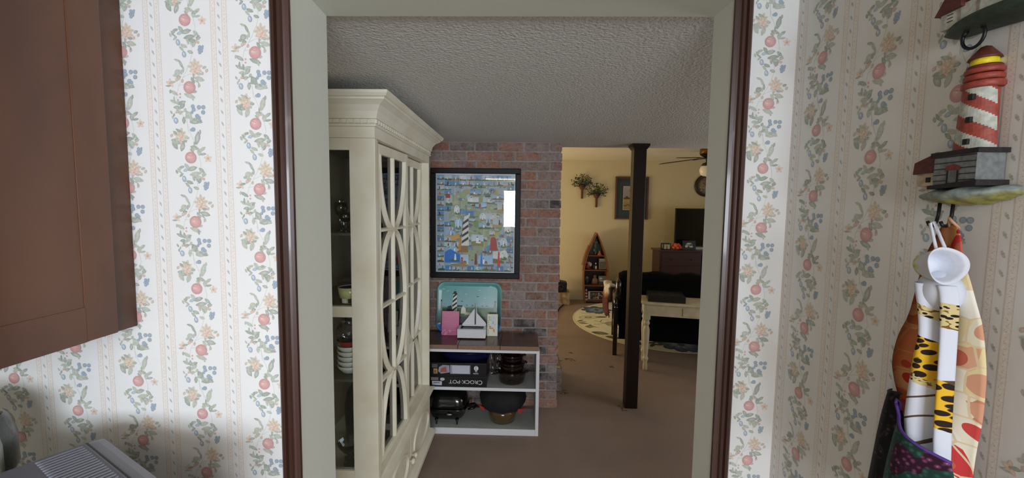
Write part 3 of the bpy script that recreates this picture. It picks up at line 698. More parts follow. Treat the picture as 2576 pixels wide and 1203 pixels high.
def text(body, size, M, mt, name, parent, ex=.0004, off=None, align='CENTER', fit=None):
    cu = bpy.data.curves.new(name, 'FONT'); cu.body = body; cu.size = size; cu.extrude = ex; cu.align_x = align; cu.align_y = 'CENTER'
    o = bpy.data.objects.new(name, cu); COL.objects.link(o)
    dg = bpy.context.evaluated_depsgraph_get(); me = bpy.data.meshes.new_from_object(o.evaluated_get(dg)); bpy.data.objects.remove(o)
    if fit: me.transform(Matrix.Diagonal((fit / max(v.co.x for v in me.vertices), 1, 1, 1)))
    me.transform(Matrix.Translation(-OFF[parent.name]) @ M); me.materials.clear(); me.materials.append(mt)
    q = bpy.data.objects.new(name, me); COL.objects.link(q); q.parent = parent; return q
WINK = mat('white_print', (214, 216, 224), .5)
# slow-cooker carton, lying upside down
bx0, bx1, by0, by1, bz0, bz1 = -.93, -.270, 3.262, 3.56, .3945, .588
T = thing('appliance_carton', 'black printed carton lying upside down on the middle shelf of the white unit', 'box', ((bx0 + bx1) / 2, 3.41, bz0))
mb = MB(); mb.box(bx0, bx1, by0, by1, bz0, bz0 + .082, bevel=.002); mb.box(bx0 + .003, bx1 - .003, by0 + .002, by1, bz0 + .083, bz1, bevel=.002); build('carton', mb, CARDW, T)
mb = MB()
P = Print(mb, (0, by0, 0), (1, 0, 0), (0, 0, 1), (0, -1, 0), step=.0001, base=.0006)
P.rect(-.565, -.402, .500, .573, (150, 156, 178)); P.rect(-.548, -.412, .505, .568, (206, 208, 220))
for k in range(9): P.line([(-.545, .510 + k * .0068), (-.418, .510 + k * .0068)], .0016, (150, 156, 170))
P.poly([(-.640, .500), (-.662, .520), (-.655, .555), (-.625, .573), (-.572, .570), (-.568, .512)], (158, 150, 172)); P.poly([(-.648, .512), (-.640, .545), (-.600, .560), (-.590, .515)], (158, 92, 78))
P.rect(-.700, -.668, .500, .542, (176, 140, 84)); P.rect(-.695, -.678, .505, .530, (130, 84, 50))
for k in range(5): P.line([(-.712, .552 + k * .006), (-.668, .552 + k * .006)], .002, (150, 150, 156))
P.ell(-.355, .550, .018, .020, (214, 216, 222), None, 0, 20); P.rect(-.360, -.348, .537, .564, (20, 20, 22)); P.rect(-.357, -.344, .540, .561, (214, 216, 222))
P.ell(-.628, .455, .019, .013, (196, 188, 200), None, 0, 18); P.rect(-.712, -.632, .405, .438, (196, 200, 210)); P.line([(-.70, .425), (-.65, .425)], .006, (60, 60, 80)); P.rect(-.72, -.66, .445, .47, (120, 110, 110))
build('print', mb, PAINTED, T)
def upmat(cx, z, s=1, flip=True):
    m = Matrix(((1, 0, 0, 0), (0, 0, 1, 0), (0, 1, 0, 0), (0, 0, 0, 1)))  # text x->X, y->Z
    m = Matrix.Translation((cx, by0 - .0012, z)) @ Matrix.Rotation(R(90), 4, 'X')
    if flip: m = m @ Matrix.Rotation(R(180), 4, 'Z')
    return m
text('ROCK·POT', .042, upmat(-.338, .4365), WINK, 'lettering', T, align='LEFT', fit=.237)
text('C', .050, upmat(-.303, .434), WINK, 'large_initial', T, align='LEFT')
text('le', .024, upmat(-.356, .523), WINK, 'small_lettering', T)
text('make', .020, upmat(-.358, .505), WINK, 'small_lettering', T)
# roasting pan on the carton
T = thing('navy_roasting_pan', 'dark blue enamel roasting pan on top of the black carton', 'roasting pan', (-.455, 3.42, bz1 + .001))
mb = MB(); z = bz1 + .002
for_p = [(.78, z), (.90, z + .004), (.96, z + .03), (1.0, z + .062), (1.05, z + .066), (1.05, z + .069), (.99, z + .068), (.94, z + .03), (.86, z + .008), (.001, z + .007)]
mb.lathe([(r * .17, zz) for r, zz in for_p], (-.455, 3.42, 0), n=40, sx=1.25, sy=.75); build('pan', mb, NAVY, T)
for sx in (-1, 1):
    mb = MB(); mb.tube([(-.455 + sx * .205, 3.37, z + .062), (-.455 + sx * .24, 3.38, z + .064), (-.455 + sx * .245, 3.42, z + .065), (-.455 + sx * .24, 3.46, z + .064), (-.455 + sx * .205, 3.47, z + .062)], .005); build('handle', mb, NAVY, T)
# stack of amber cookware
zz = .3945
PX, PY = -.070, 3.405
for k, (r, h, lb) in enumerate(((.112, .104, 'largest amber glass casserole, bottom of the cookware stack'), (.102, .070, 'amber glass pot second from the bottom of the cookware stack'), (.092, .060, 'amber glass pot third from the bottom of the cookware stack'), (.076, .042, 'small amber glass pot on top of the cookware stack'))):
    T = thing('amber_glass_pot', lb + ' on the white shelf', 'cookware', (PX, PY, zz))
    mb = MB(); mb.lathe([(r * .78, zz), (r * .93, zz + .006), (r, zz + h * .35), (r * 1.04, zz + h * .8), (r * 1.09, zz + h * .83), (r * 1.09, zz + h * .88), (r * 1.0, zz + h * .9), (r * .95, zz + h * .4), (r * .85, zz + .012), (.001, zz + .011)], (PX, PY, 0), n=36); build('pot', mb, AMBER, T)
    mb = MB(); mb.lathe([(r * 1.06, zz + h * .885), (r * 1.02, zz + h * .93), (r * .7, zz + h * .98), (r * .3, zz + h * 1.0), (.001, zz + h)], (PX, PY, 0), n=36); build('lid', mb, AMBER, T)
    for sx in (-1, 1):
        mb = MB(); mb.tube([(PX + sx * r * 1.0, PY - .022, zz + h * .80), (PX + sx * (r * 1.17), PY - .018, zz + h * .82), (PX + sx * (r * 1.22), PY, zz + h * .82), (PX + sx * (r * 1.17), PY + .018, zz + h * .82), (PX + sx * r * 1.0, PY + .022, zz + h * .80)], .006, n=8); build('handle', mb, AMBER, T)
    zz += h + .001
mb = MB(); rnd = random.Random(11)
mb.lathe([(.015, .396), (.026, .40), (.030, .47), (.032, .55), (.028, .62), (.015, .64)], (-.222, 3.535, 0), n=16, smooth=False)
for i in range(len(mb.v)): v = Vector(mb.v[i]); mb.v[i] = tuple(v + Vector((rnd.uniform(-.008, .008), rnd.uniform(-.008, .008), 0)))
single('wrapped_bundle', mb, PLAST, 'crinkled clear plastic bag between the carton and the amber pots', 'bag', (-.222, 3.535, .396))
# black electric skillet, lower left
T = thing('electric_skillet', 'glossy black domed electric skillet on little legs, bottom left of the white unit', 'electric skillet', (-.60, 3.42, .054))
mb = MB(); zc = .054; K = (-.60, 3.42, 0)
def squarish(mb, K, e=4.5):
    for i in range(len(mb.v)):
        x, y, z = mb.v[i]; dx, dy = x - K[0], y - K[1]; r = math.hypot(dx, dy)
        if r > 1e-6: f_ = (abs(dx / r) ** e + abs(dy / r) ** e) ** (-1 / e); mb.v[i] = (K[0] + dx * f_, K[1] + dy * f_, z)
pr = [(.09, .086), (.125, .092), (.142, .112), (.152, .145), (.160, .172), (.168, .178), (.168, .186), (.155, .188)]
mb.lathe([(r, z) for r, z in pr], K, n=56, sx=1.0, sy=.86); squarish(mb, K); build('pan', mb, BLACKG, T)
mb = MB(); mb.lathe([(.162, .188), (.160, .215), (.152, .255), (.132, .290), (.09, .308), (.001, .314)], K, n=56, sx=1.0, sy=.84); squarish(mb, K); build('lid', mb, BLACKG, T)
mb = MB(); mb.lathe([(.012, .312), (.012, .328), (.03, .332), (.03, .344), (.001, .346)], K, n=20); build('lid_knob', mb, BLACKM, T)
for sx in (-1, 1):
    mb = MB(); mb.tube([(K[0] + sx * .165, K[1] - .045, .150), (K[0] + sx * .215, K[1] - .04, .162), (K[0] + sx * .228, K[1], .166), (K[0] + sx * .215, K[1] + .04, .162), (K[0] + sx * .165, K[1] + .045, .150)], [.008, .011, .012, .011, .008]); build('handle', mb, BLACKG, T)
    for sy in (-1, 1):
        mb = MB(); mb.lathe([(.006, .0545), (.007, .075), (.016, .100)], (K[0] + sx * .085, K[1] + sy * .085 - .03 * (sy < 0), 0), n=12); build('leg', mb, BLACKM, T)
mb = MB(); mb.sphere((-.575, K[1] - .141, .150), .022, .008, .007); build('badge', mb, SILVER, T)
# bowl with black fabric cover and red tabs, lower right
T = thing('covered_casserole', 'olive glass casserole under a black fabric cosy with red tabs, bottom right of white unit', 'casserole', (-.145, 3.42, .054))
K = (-.145, 3.41, 0)
mb = MB(); mb.lathe([(.086, .0545), (.102, .060), (.118, .12), (.124, .165), (.118, .165), (.112, .12), (.096, .066), (.001, .062)], K, n=40); build('glass_pot', mb, AMBERB, T)
mb = MB(); n_ = 44; pf = [(.110, .150), (.138, .156), (.168, .178), (.190, .215), (.196, .250), (.186, .290), (.150, .325), (.08, .342), (.001, .346)]
mb.lathe(pf, K, n=n_, sy=.80)
for i in range(len(mb.v)):
    v = Vector(mb.v[i]); a = math.atan2(v.y - K[1], v.x - K[0]); f_ = 1 + .025 * math.sin(7 * a) + .015 * math.sin(13 * a + 1); mb.v[i] = (K[0] + (v.x - K[0]) * f_, K[1] + (v.y - K[1]) * f_, v.z + .004 * math.sin(5 * a))
build('fabric_cosy', mb, BLACKF, T)
fn = lambda a, b, t: (a, t, b)
mb = MB(); mb.prism([(-.335, .232), (-.318, .196), (-.290, .182), (-.290, .206), (-.316, .222)], fn, 3.290, 3.302); build('red_tab', mb, RED, T)
mb = MB(); mb.prism([(.052, .218), (.020, .208), (-.014, .204), (-.018, .186), (-.006, .168), (.006, .168), (.006, .184), (.026, .196)], fn, 3.288, 3.300); build('red_tab', mb, RED, T)

# ------------------------------------------------------------------ things on the shelf unit
ZT = .7415
# tray leaning on the brick
T = thing('lighthouse_tray', 'large aqua serving tray painted with a spiral-striped lighthouse, leaning on the bricks', 'tray', (-.47, 3.70, ZT))
tw, th, rr = .578, .442, .07
def rrect(w_, h_, r, n=8):
    o = []
    for cx_, cy_, a in ((w_ / 2 - r, h_ / 2 - r, 0), (-w_ / 2 + r, h_ / 2 - r, 90), (-w_ / 2 + r, -h_ / 2 + r, 180), (w_ / 2 - r, -h_ / 2 + r, 270)):
        for i in range(n + 1): t = R(a + 90 * i / n); o.append((cx_ + r * math.cos(t), cy_ + r * math.sin(t)))
    return o
tcx, tcz = -.468, ZT + .212
TI = Matrix.Translation((tcx, 3.655, tcz)) @ Matrix.Rotation(R(-12), 4, 'X')
mb = MB(); rings = []
AQ = lin((112, 178, 178)); AQd = lin((84, 146, 152)); SKY = lin((136, 184, 190)); GRN = lin((70, 104, 66)); DK = lin((52, 64, 60)); SEA = lin((50, 104, 170))
def tc_(z):
    if z > -.012: return AQ
    if z > -.085: return GRN
    if z > -.150: return DK
    return SEA
for (w_, h_, r, d) in ((tw, th, rr, 0.004), (tw - .008, th - .008, rr, .0), (tw - .03, th - .03, rr - .01, .004), (tw - .075, th - .075, rr - .03, .026)):
    rings.append([(a, d, b) for a, b in rrect(w_, h_, r)])
n = len(rings[0]); vs = [TI @ Vector(p) for q in rings for p in q]; cl = [tc_(p[2]) for q in rings for p in q]
mb.add(vs, [(i * n + k, i * n + (k + 1) % n, (i + 1) * n + (k + 1) % n, (i + 1) * n + k) for i in range(3) for k in range(n)], cl)
mb.add([TI @ Vector((a, .030, b)) for a, b in rrect(tw, th, rr)] + [TI @ Vector((a, .004, b)) for a, b in rrect(tw, th, rr)], [tuple(range(n))[::-1]], [AQ] * (2 * n))
mb.add([TI @ Vector(p) for p in rings[3]], [tuple(range(n))], [SKY] * n)
P = Print(mb, TI @ Vector((0, .026, 0)), TI.to_3x3() @ Vector((1, 0, 0)), TI.to_3x3() @ Vector((0, 0, 1)), TI.to_3x3() @ Vector((0, -1, 0)), step=.00012, base=.0004)
wi, hi = tw / 2 - .04, th / 2 - .04
P.rect(-wi, wi, 0, hi - .002, (150, 188, 196), (112, 178, 176)); P.rect(-wi, wi, -hi + .03, .004, (72, 108, 66)); P.rect(-wi, wi, -.008, .004, (126, 160, 150)); P.rect(-wi + .0, wi, -hi + .002, -.085, (56, 70, 68))
lx = -.132
P.poly([(lx - .022, -.05), (lx + .024, -.05), (lx + .018, .112), (lx - .014, .112)], (228, 230, 222))
for k in range(4):
    z = -.035 + k * .040; P.poly([(lx - .021 + .0016 * k, z - .010), (lx + .022 - .0012 * k, z + .022), (lx + .021 - .0012 * k, z + .040), (lx - .020 + .0016 * k, z + .010)], (24, 28, 32))
P.poly([(lx - .020, .112), (lx + .024, .112), (lx + .020, .120), (lx + .014, .124), (lx + .012, .138), (lx - .008, .138), (lx - .010, .124), (lx - .018, .120)], (26, 48, 50)); P.ell(lx + .002, .150, .006, .003, (60, 90, 96))
P.poly([(lx - .068, -.04), (lx - .02, -.04), (lx - .028, .012), (lx - .060, .002)], (46, 46, 66)); P.poly([(lx + .024, -.0), (lx + .07, -.0), (lx + .074, .014), (lx + .024, .014)], (28, 30, 52))
P.poly([(-.075, -.06), (-.025, -.06), (-.032, -.01), (-.055, .008), (-.070, -.015)], (222, 220, 208)); P.poly([(-.04, -.07), (.03, -.07), (.02, -.05), (-.03, -.045)], (196, 188, 160))
P.poly([(-.02, -.05), (.03, -.05), (.05, -.02), (-.01, -.01)], (96, 128, 84))
for x, z in ((-.235, .156), (-.195, .140), (-.03, .115), (.09, .150), (.14, .082), (-.17, .19), (.19, .185)): P.ell(x, z, .012, .0035, (206, 224, 220), None, 0, 8, 'leaf')
for x, z, w_ in ((-.065, .050, .010), (.075, .094, .014), (-.02, .016, .008), (.03, .014, .010), (.12, .012, .008), (.16, .010, .008)): P.ell(x, z, w_, .004, (44, 62, 58), None, 0, 8, 'leaf')
P.poly([(.222, -.04), (.246, -.04), (.241, .045), (.227, .045)], (112, 120, 108)); P.ell(.234, .05, .009, .008, (50, 70, 66))
P.poly([(-.262 + .0, -.04), (-.244 + .004, -.04), (-.246, .048), (-.260, .048)], (150, 160, 158)); P.ell(-.252, .054, .008, .008, (50, 70, 66))
build('painted_tray', mb, GLAZED, T)
def leaner(name, label, cat, x0, x1, y, h, c, draw, tilt=-6, th_=.0022):
    M_ = Matrix.Translation(((x0 + x1) / 2, y, ZT + .001)) @ Matrix.Rotation(R(tilt), 4, 'X'); w_ = (x1 - x0) / 2
    mb = MB(); mb.col = lin(c); mb.box(-w_, w_, 0, th_, 0, h, M=M_)
    P = Print(mb, M_ @ Vector((0, 0, 0)), M_.to_3x3() @ Vector((1, 0, 0)), M_.to_3x3() @ Vector((0, 0, 1)), M_.to_3x3() @ Vector((0, -1, 0)), step=.0001, base=.0003)
    draw(P, w_, h); return single(name, mb, PAINTED, label, cat, ((x0 + x1) / 2, y, ZT + .001))
def dpink(P, w_, h):
    P.rect(-w_, w_, 0, h * .5, (196, 96, 140), (206, 118, 156))
    P.rect(-w_, w_, h * .5, h, (206, 118, 156), (214, 130, 160))
    rnd = random.Random(2)
    for k in range(9): a = rnd.uniform(.35, .8) * w_; P.line([(-a, h * (.88 - k * .083)), (a, h * (.88 - k * .083))], .0016, (226, 170, 192))
    for k in range(14): P.ell(rnd.uniform(-w_, 0), rnd.uniform(0, h * .22), .008, .005, (222, 150, 180), None, rnd.uniform(0, 180), 7, 'leaf')
leaner('pink_card', 'pink card with pale lettering lines, left of the sailboat on the shelf top', 'card', -.681, -.533, 3.50, .206, (206, 118, 156), dpink)
def dcard(P, w_, h):
    P.rect(-w_ * .9, w_ * .9, h * .03, h * .97, (226, 226, 204)); P.rect(-w_ * .35, w_ * .7, h * .28, h * .92, (214, 220, 222))
    rnd = random.Random(4)
    for k in range(10): P.ell(-w_ * .7 + rnd.uniform(-.004, .004), h * (.1 + .085 * k), .004, .007, (120, 150, 90), None, rnd.uniform(0, 90), 6, 'leaf')
    for x, z in ((.0, .35), (.012, .28), (-.018, .42), (.015, .22), (-.015, .36)): P.ell(x, z * h, .011, .007, (206, 130, 70), (220, 160, 100), rnd.uniform(0, 90), 8, 'leaf')
    for k in range(8): P.ell(rnd.uniform(-.02, .03), h * rnd.uniform(.5, .88), .007, .004, (168, 184, 206), None, rnd.uniform(0, 90), 7, 'leaf')
leaner('floral_card', 'narrow cream card with orange flowers, right of the sailboat on the shelf top', 'card', -.289, -.200, 3.50, .188, (222, 222, 196), dcard)
# sailboat on a glass-lidded box
T = thing('sailboat_box', 'small white glass-lidded box with a white model sailboat on its lid', 'box', (-.413, 3.47, ZT))
bx = (-.531, -.296, 3.405, 3.535)
mb = MB(); x0, x1, y0, y1 = bx
mb.box(x0, x1, y0, y0 + .008, ZT + .010, ZT + .078); mb.box(x0, x1, y1 - .008, y1, ZT + .010, ZT + .078); mb.box(x0, x0 + .008, y0 + .0082, y1 - .0082, ZT + .010, ZT + .078); mb.box(x1 - .008, x1, y0 + .0082, y1 - .0082, ZT + .010, ZT + .078); mb.box(x0 + .009, x1 - .009, y0 + .009, y1 - .009, ZT + .011, ZT + .018)
o = build('box', mb, WHITEM, T)
mb = MB(); mb.box(x0, x1, y0, y0 + .016, ZT + .079, ZT + .084); mb.box(x0, x1, y1 - .016, y1, ZT + .079, ZT + .084); mb.box(x0, x0 + .02, y0 + .0162, y1 - .0162, ZT + .079, ZT + .084); mb.box(x1 - .02, x1, y0 + .0162, y1 - .0162, ZT + .079, ZT + .084)
l_ = build('lid_frame', mb, WHITEM, T)
mb = MB(); mb.box(x0 + .018, x1 - .018, y0 + .014, y1 - .014, ZT + .080, ZT + .082); build('glass_pane', mb, GLASS, l_)
for ix in (x0 + .014, x1 - .014):
    for iy in (y0 + .014, y1 - .014): mb = MB(); mb.lathe([(.004, ZT + .0003), (.006, ZT + .010)], (ix, iy, 0), n=10); build('foot', mb, BRASS, T)
mb = MB(); mb.lathe([(.0022, ZT + .082), (.0018, ZT + .285)], (-.392, 3.505, 0), n=8); build('mast', mb, SILVER, T)
fn = lambda a, b, t: (a, t, b)
mb = MB(); mb.prism([(-.384, ZT + .275), (-.378, ZT + .20), (-.305, ZT + .118), (-.297, ZT + .098), (-.386, ZT + .098)], fn, 3.502, 3.5045); build('sail', mb, SAIL, T)
mb = MB(); mb.prism([(-.398, ZT + .238), (-.398, ZT + .098), (-.505, ZT + .098), (-.46, ZT + .152), (-.42, ZT + .21)], fn, 3.5055, 3.508); build('sail', mb, SAIL, T)
mb = MB(); mb.prism([(-.505, ZT + .098), (-.297, ZT + .098), (-.31, ZT + .086), (-.49, ZT + .086)], fn, 3.495, 3.515); build('hull', mb, SAIL, T)

# ------------------------------------------------------------------ framed poster on the bricks
T = thing('framed_poster', 'black framed collage poster of many lighthouses behind glass, on the brick chimney', 'picture', (-.42, 3.722, 1.69))
fx0, fx1, fz0, fz1 = -.822, -.020, 1.203, 2.186; g = .048; yf = 3.700
mb = MB()
mb.box(fx0, fx1, yf, 3.728, fz0, fz0 + g + .006); mb.box(fx0, fx1, yf, 3.728, fz1 - g, fz1); mb.box(fx0, fx0 + g, yf, 3.728, fz0 + g, fz1 - g); mb.box(fx1 - g, fx1, yf, 3.728, fz0 + g, fz1 - g)
o = build('frame', mb, mat('black_frame', (13, 13, 15), .5, spec=.3), T); bevelmod(o, .006)
px0, px1, pz0, pz1 = fx0 + g, fx1 - g, fz0 + g + .006, fz1 - g
mb = MB(); mb.box(px0 - .01, px1 + .01, 3.716, 3.726, pz0 - .01, pz1 + .01)
mb.c = [[lin((206, 214, 224))] * 4 for _ in mb.f]
P = Print(mb, ((px0 + px1) / 2, 3.716, (pz0 + pz1) / 2), (1, 0, 0), (0, 0, 1), (0, -1, 0), step=.000004, base=.0003)
W_, H_ = (px1 - px0) / 2 - .010, (pz1 - pz0) / 2 - .010
P.rect(-W_, W_, -H_, H_, (160, 180, 198), (178, 186, 190))
rnd = random.Random(21)
blues = [(132, 168, 200), (100, 146, 190), (156, 184, 206), (176, 190, 200), (84, 130, 180), (146, 174, 190), (186, 196, 202), (196, 200, 200)]
lands = [(96, 124, 78), (148, 136, 96), (120, 110, 84), (70, 96, 66), (176, 160, 116), (92, 96, 100), (110, 130, 120)]
towers = [(232, 232, 228), (190, 60, 46), (228, 226, 216), (60, 56, 58), (170, 110, 80), (236, 236, 236)]
# pale map in the middle
P.poly([(-.20, .25), (-.05, .32), (.14, .28), (.22, .16), (.20, -.05), (.12, -.22), (-.02, -.34), (-.14, -.30), (-.18, -.1), (-.24, .05)], (168, 176, 138))
for k in range(30): P.ell(rnd.uniform(-.2, .22), rnd.uniform(-.3, .3), rnd.uniform(.02, .05), rnd.uniform(.012, .03), rnd.choice([(186, 178, 112), (140, 160, 110), (196, 190, 150), (120, 160, 186), (96, 146, 190), (188, 170, 120)]), None, rnd.uniform(0, 180), 9)
def mini(x, z, w_, h, rd=False):
    b_ = rnd.choice(blues); ld = rnd.choice(lands); hz = z - h + h * rnd.uniform(.4, .8)
    if rd: P.ell(x, z, w_, h, b_, (b_[0] + 20, b_[1] + 16, b_[2] + 10), 0, 18); P.ell(x, z - h * .55, w_ * .8, h * .35, ld)
    else: P.rect(x - w_, x + w_, z - h, z + h, (b_[0] + 20, b_[1] + 16, b_[2] + 10), b_); P.poly([(x - w_, z - h), (x + w_, z - h), (x + w_, hz + rnd.uniform(-.006, .006)), (x, hz + rnd.uniform(-.01, .01)), (x - w_, hz)], ld)
    t = rnd.choice(towers); tx = x + rnd.uniform(-.4, .4) * w_; tw_ = w_ * rnd.uniform(.10, .18); tz = z + h * rnd.uniform(.3, .8)
    P.poly([(tx - tw_ * 1.4, z - h * .5), (tx + tw_ * 1.4, z - h * .5), (tx + tw_ * .8, tz), (tx - tw_ * .8, tz)], t); P.poly([(tx - tw_, tz), (tx + tw_, tz), (tx, tz + h * .22)], (50, 44, 48))
    if rnd.random() < .6: P.rect(tx + tw_, tx + tw_ + w_ * .4, z - h * .55, z - h * .2, rnd.choice([(226, 222, 212), (150, 130, 110)])); P.poly([(tx + tw_, z - h * .2), (tx + tw_ + w_ * .4, z - h * .2), (tx + tw_ + w_ * .2, z + h * .02)], (120, 60, 50))
s_ = .029
pal = [(176, 182, 184), (150, 164, 172), (190, 194, 190), (120, 134, 144), (168, 176, 150), (186, 190, 168), (96, 112, 124), (140, 160, 182), (206, 210, 208), (112, 124, 92), (128, 104, 88)]
for k in range(260): P.ell(rnd.uniform(-.25, .27), rnd.uniform(-.34, .36), rnd.uniform(.008, .026), rnd.uniform(.004, .013), rnd.choice(pal), rnd.choice(pal), rnd.uniform(-25, 25), 8, rnd.choice(['e', 'leaf']))
for k in range(46): mini(rnd.uniform(-.22, .24), rnd.uniform(-.26, .34), rnd.uniform(.018, .03), rnd.uniform(.014, .024), rnd.random() < .4)
z = H_ - .025
while z > -H_ + .02:
    mini(-W_ + .032, z, .030, .021); 
    if z > H_ - .20 or rnd.random() < .35: mini(-W_ + .096, z, .030, .021)
    mini(W_ - .032, z, .030, .021); z -= .046
for k in range(9): mini(-W_ + .10 + k * .066, H_ - .028, .031, .024); mini(-W_ + .10 + k * .066, H_ - .078, .031, .022); 
for k in range(10): mini(-W_ + .04 + k * .066, -H_ + .026, .031, .024)
for x, z, w_, h in ((-.235, .205, .03, .05), (.14, .06, .05, .035), (.20, .01, .045, .04), (.235, .14, .04, .05), (.12, .205, .055, .03), (.05, .16, .05, .025), (-.02, .205, .05, .03), (.20, .235, .06, .022), (.0, .27, .05, .02), (.02, -.15, .055, .05), (.16, -.20, .045, .04), (-.14, -.335, .08, .055), (.10, -.335, .07, .05), (.21, -.30, .05, .055), (-.05, .08, .035, .03), (.08, -.02, .05, .03)): mini(x, z, w_, h)
for x, z, w_, h in ((-.165, .115, .026, .045), (-.15, -.01, .032, .055), (-.225, -.09, .040, .034), (.065, .055, .028, .04), (.115, .02, .020, .045), (.13, -.235, .03, .045), (.255, -.175, .034, .05), (.26, -.285, .034, .05), (-.16, -.20, .032, .032), (-.2, -.24, .04, .04), (.29, -.05, .03, .045)): mini(x, z, w_, h, True)
P.poly([(-W_ + .07, -H_ + .075), (-W_ + .21, -H_ + .075), (-W_ + .21, -H_ + .15), (-W_ + .12, -H_ + .20), (-W_ + .07, -H_ + .17)], (48, 118, 190)); P.poly([(-W_ + .11, -H_ + .09), (-W_ + .2, -H_ + .09), (-W_ + .19, -H_ + .11), (-W_ + .13, -H_ + .11)], (60, 110, 70)); P.poly([(-W_ + .155, -H_ + .10), (-W_ + .175, -H_ + .10), (-W_ + .170, -H_ + .155), (-W_ + .160, -H_ + .155)], (236, 238, 236))
# large striped tower
P.poly([(-.125, -.20), (-.055, -.20), (-.062, .04), (-.045, .085), (-.10, .06)], (206, 208, 204))
for k in range(4): z = -.17 + k * .055; P.poly([(-.122 + k * .002, z - .012), (-.060, z + .028), (-.062, z + .052), (-.118 + k * .002, z + .014)], (58, 54, 50))
P.poly([(-.15, -.26), (-.06, -.26), (-.07, -.20), (-.14, -.20)], (150, 110, 60)); P.poly([(-.145, -.12), (-.125, -.12), (-.13, -.24), (-.15, -.24)], (196, 138, 50)); P.poly([(-.22, -.12), (-.14, -.10), (-.14, -.13), (-.21, -.16)], (206, 160, 84))
P.poly([(.13, -.24), (.20, -.24), (.19, -.14), (.175, -.12), (.145, -.12), (.14, -.14)], (166, 66, 60)); P.rect(-.265, -.225, .225, .26, (160, 66, 44)); P.poly([(.20, -.38), (.225, -.38), (.218, -.25), (.207, -.25)], (196, 60, 40))
P.poly([(-.005, -.37), (.02, -.37), (.015, -.27), (.0, -.27)], (126, 70, 66)); P.poly([(.045, -.38), (.07, -.38), (.062, -.26), (.053, -.26)], (70, 130, 196))
mb.c = [[tuple(min(.95, v * 1.3 + .02) for v in q) for q in f] for f in mb.c]  # whole print lightened, putting the glass's pale reflection into its colours
build('print', mb, PAINTED, T)
mb = MB(); mb.box(px0 - .004, px1 + .004, 3.710, 3.712, pz0 - .004, pz1 + .004); build('glass_pane', mb, PICGLASS, T)

# ------------------------------------------------------------------ pillar
T = thing('support_pillar', 'dark brown square pillar standing alone on the carpet below the ceiling edge', 'pillar', (1.035, 3.81, 0))
mb = MB(); mb.box(.978, 1.088, 3.760, 3.868, 0, CZ - .001); o = build('post', mb, PILLAR, T); bevelmod(o, .004)
mb = MB()
for d, z0, z1 in ((.022, CZ - .022, CZ - .001), (.014, CZ - .034, CZ - .022), (.006, CZ - .045, CZ - .034)): mb.box(.978 - d, 1.088 + d, 3.760 - d, 3.868 + d, z0, z1)
o = build('capital_moulding', mb, PILLAR, T)

# ------------------------------------------------------------------ carpet debris (a few dry crumbs trodden into the carpet)
mb = MB(); rnd = random.Random(9); mb.col = lin((86, 68, 40))
for x, y in ((.628, 5.236), (.636, 4.959), (.60, 5.02), (1.078, 4.783), (.425, 4.093), (.44, 4.05), (.952, 3.80), (.963, 3.74), (.47, 4.95), (.56, 4.99)):
    for k in range(5):
        a, b_ = x + rnd.uniform(-.035, .035), y + rnd.uniform(-.025, .025); t = rnd.uniform(0, 3.1)
        mb.prism([(a + .014 * math.cos(t), b_ + .014 * math.sin(t)), (a + .004 * math.cos(t + 1.6), b_ + .004 * math.sin(t + 1.6)), (a - .014 * math.cos(t), b_ - .014 * math.sin(t)), (a + .004 * math.cos(t - 1.6), b_ + .004 * math.sin(t - 1.6))], lambda p, q, r_: (p, q, r_), .0005, .004)
o = single('leaf_crumbs', mb, PAINTED, 'scattered brown leaf crumbs on the carpet between brick chimney and pillar', 'debris', (.7, 4.6, .0004)); o['kind'] = 'stuff'

# ------------------------------------------------------------------ round floral rug
RCX, RCY, RR = 2.36, 6.76, 1.50
mb = MB(); mb.col = lin((206, 196, 156))
mb.lathe([(RR - .006, .001), (RR, .004), (RR, .009), (RR - .006, .012)], (RCX, RCY, 0), n=96, smooth=False)
P = Print(mb, (0, 0, .012), (1, 0, 0), (0, 1, 0), (0, 0, 1), step=.000006, base=.0006)
P.ell(RCX, RCY, RR - .03, RR - .03, (222, 216, 190), (222, 216, 188), 0, 72)
def bloom(x, y, s, c0, c1, c2, n=8, rot=0):
    for i in range(n): a = rot + 360 / n * i; P.ell(x + math.cos(R(a)) * s * .55, y + math.sin(R(a)) * s * .55, s * .5, s * .34, c1, c0, a, 10)
    for i in range(n): a = rot + 20 + 360 / n * i; P.ell(x + math.cos(R(a)) * s * .32, y + math.sin(R(a)) * s * .32, s * .30, s * .16, c2, c1, a, 8)
    P.ell(x, y, s * .16, s * .16, c0, None, 0, 12)
NB, MBl, LB = (56, 70, 92), (96, 116, 142), (150, 166, 182)
GR, OL, LG = (84, 96, 72), (122, 118, 84), (150, 156, 120)
bloom(1.36, 7.46, .27, NB, MBl, LB); bloom(2.18, 5.60, .30, NB, MBl, LB, 9, 10)
for x, y, a in ((.965, 6.72, 40), (.985, 6.63, 20), (1.0, 6.55, 5)): P.ell(x, y, .085, .022, (52, 54, 38), None, a, 10, 'leaf')
P.ell(1.13, 6.94, .17, .11, (170, 172, 130), None, 20, 16); P.ell(1.13, 6.94, .14, .085, (216, 208, 168), None, 20, 16); P.ell(1.13, 6.94, .075, .05, (110, 130, 104), None, 20, 12, 'leaf'); P.ell(1.13, 6.94, .03, .02, (206, 206, 170), None, 0, 8)
P.ell(1.36, 6.97, .10, .05, (66, 72, 48), None, 10, 12, 'leaf'); P.ell(1.36, 6.97, .05, .02, (126, 130, 84), None, 10, 8)
P.poly([(.985, 6.39), (1.05, 6.30), (1.14, 6.36), (1.22, 6.33), (1.12, 6.42), (1.10, 6.52), (1.05, 6.45)], (126, 122, 88)); P.ell(1.09, 6.37, .05, .03, (150, 146, 104), None, 0, 8)
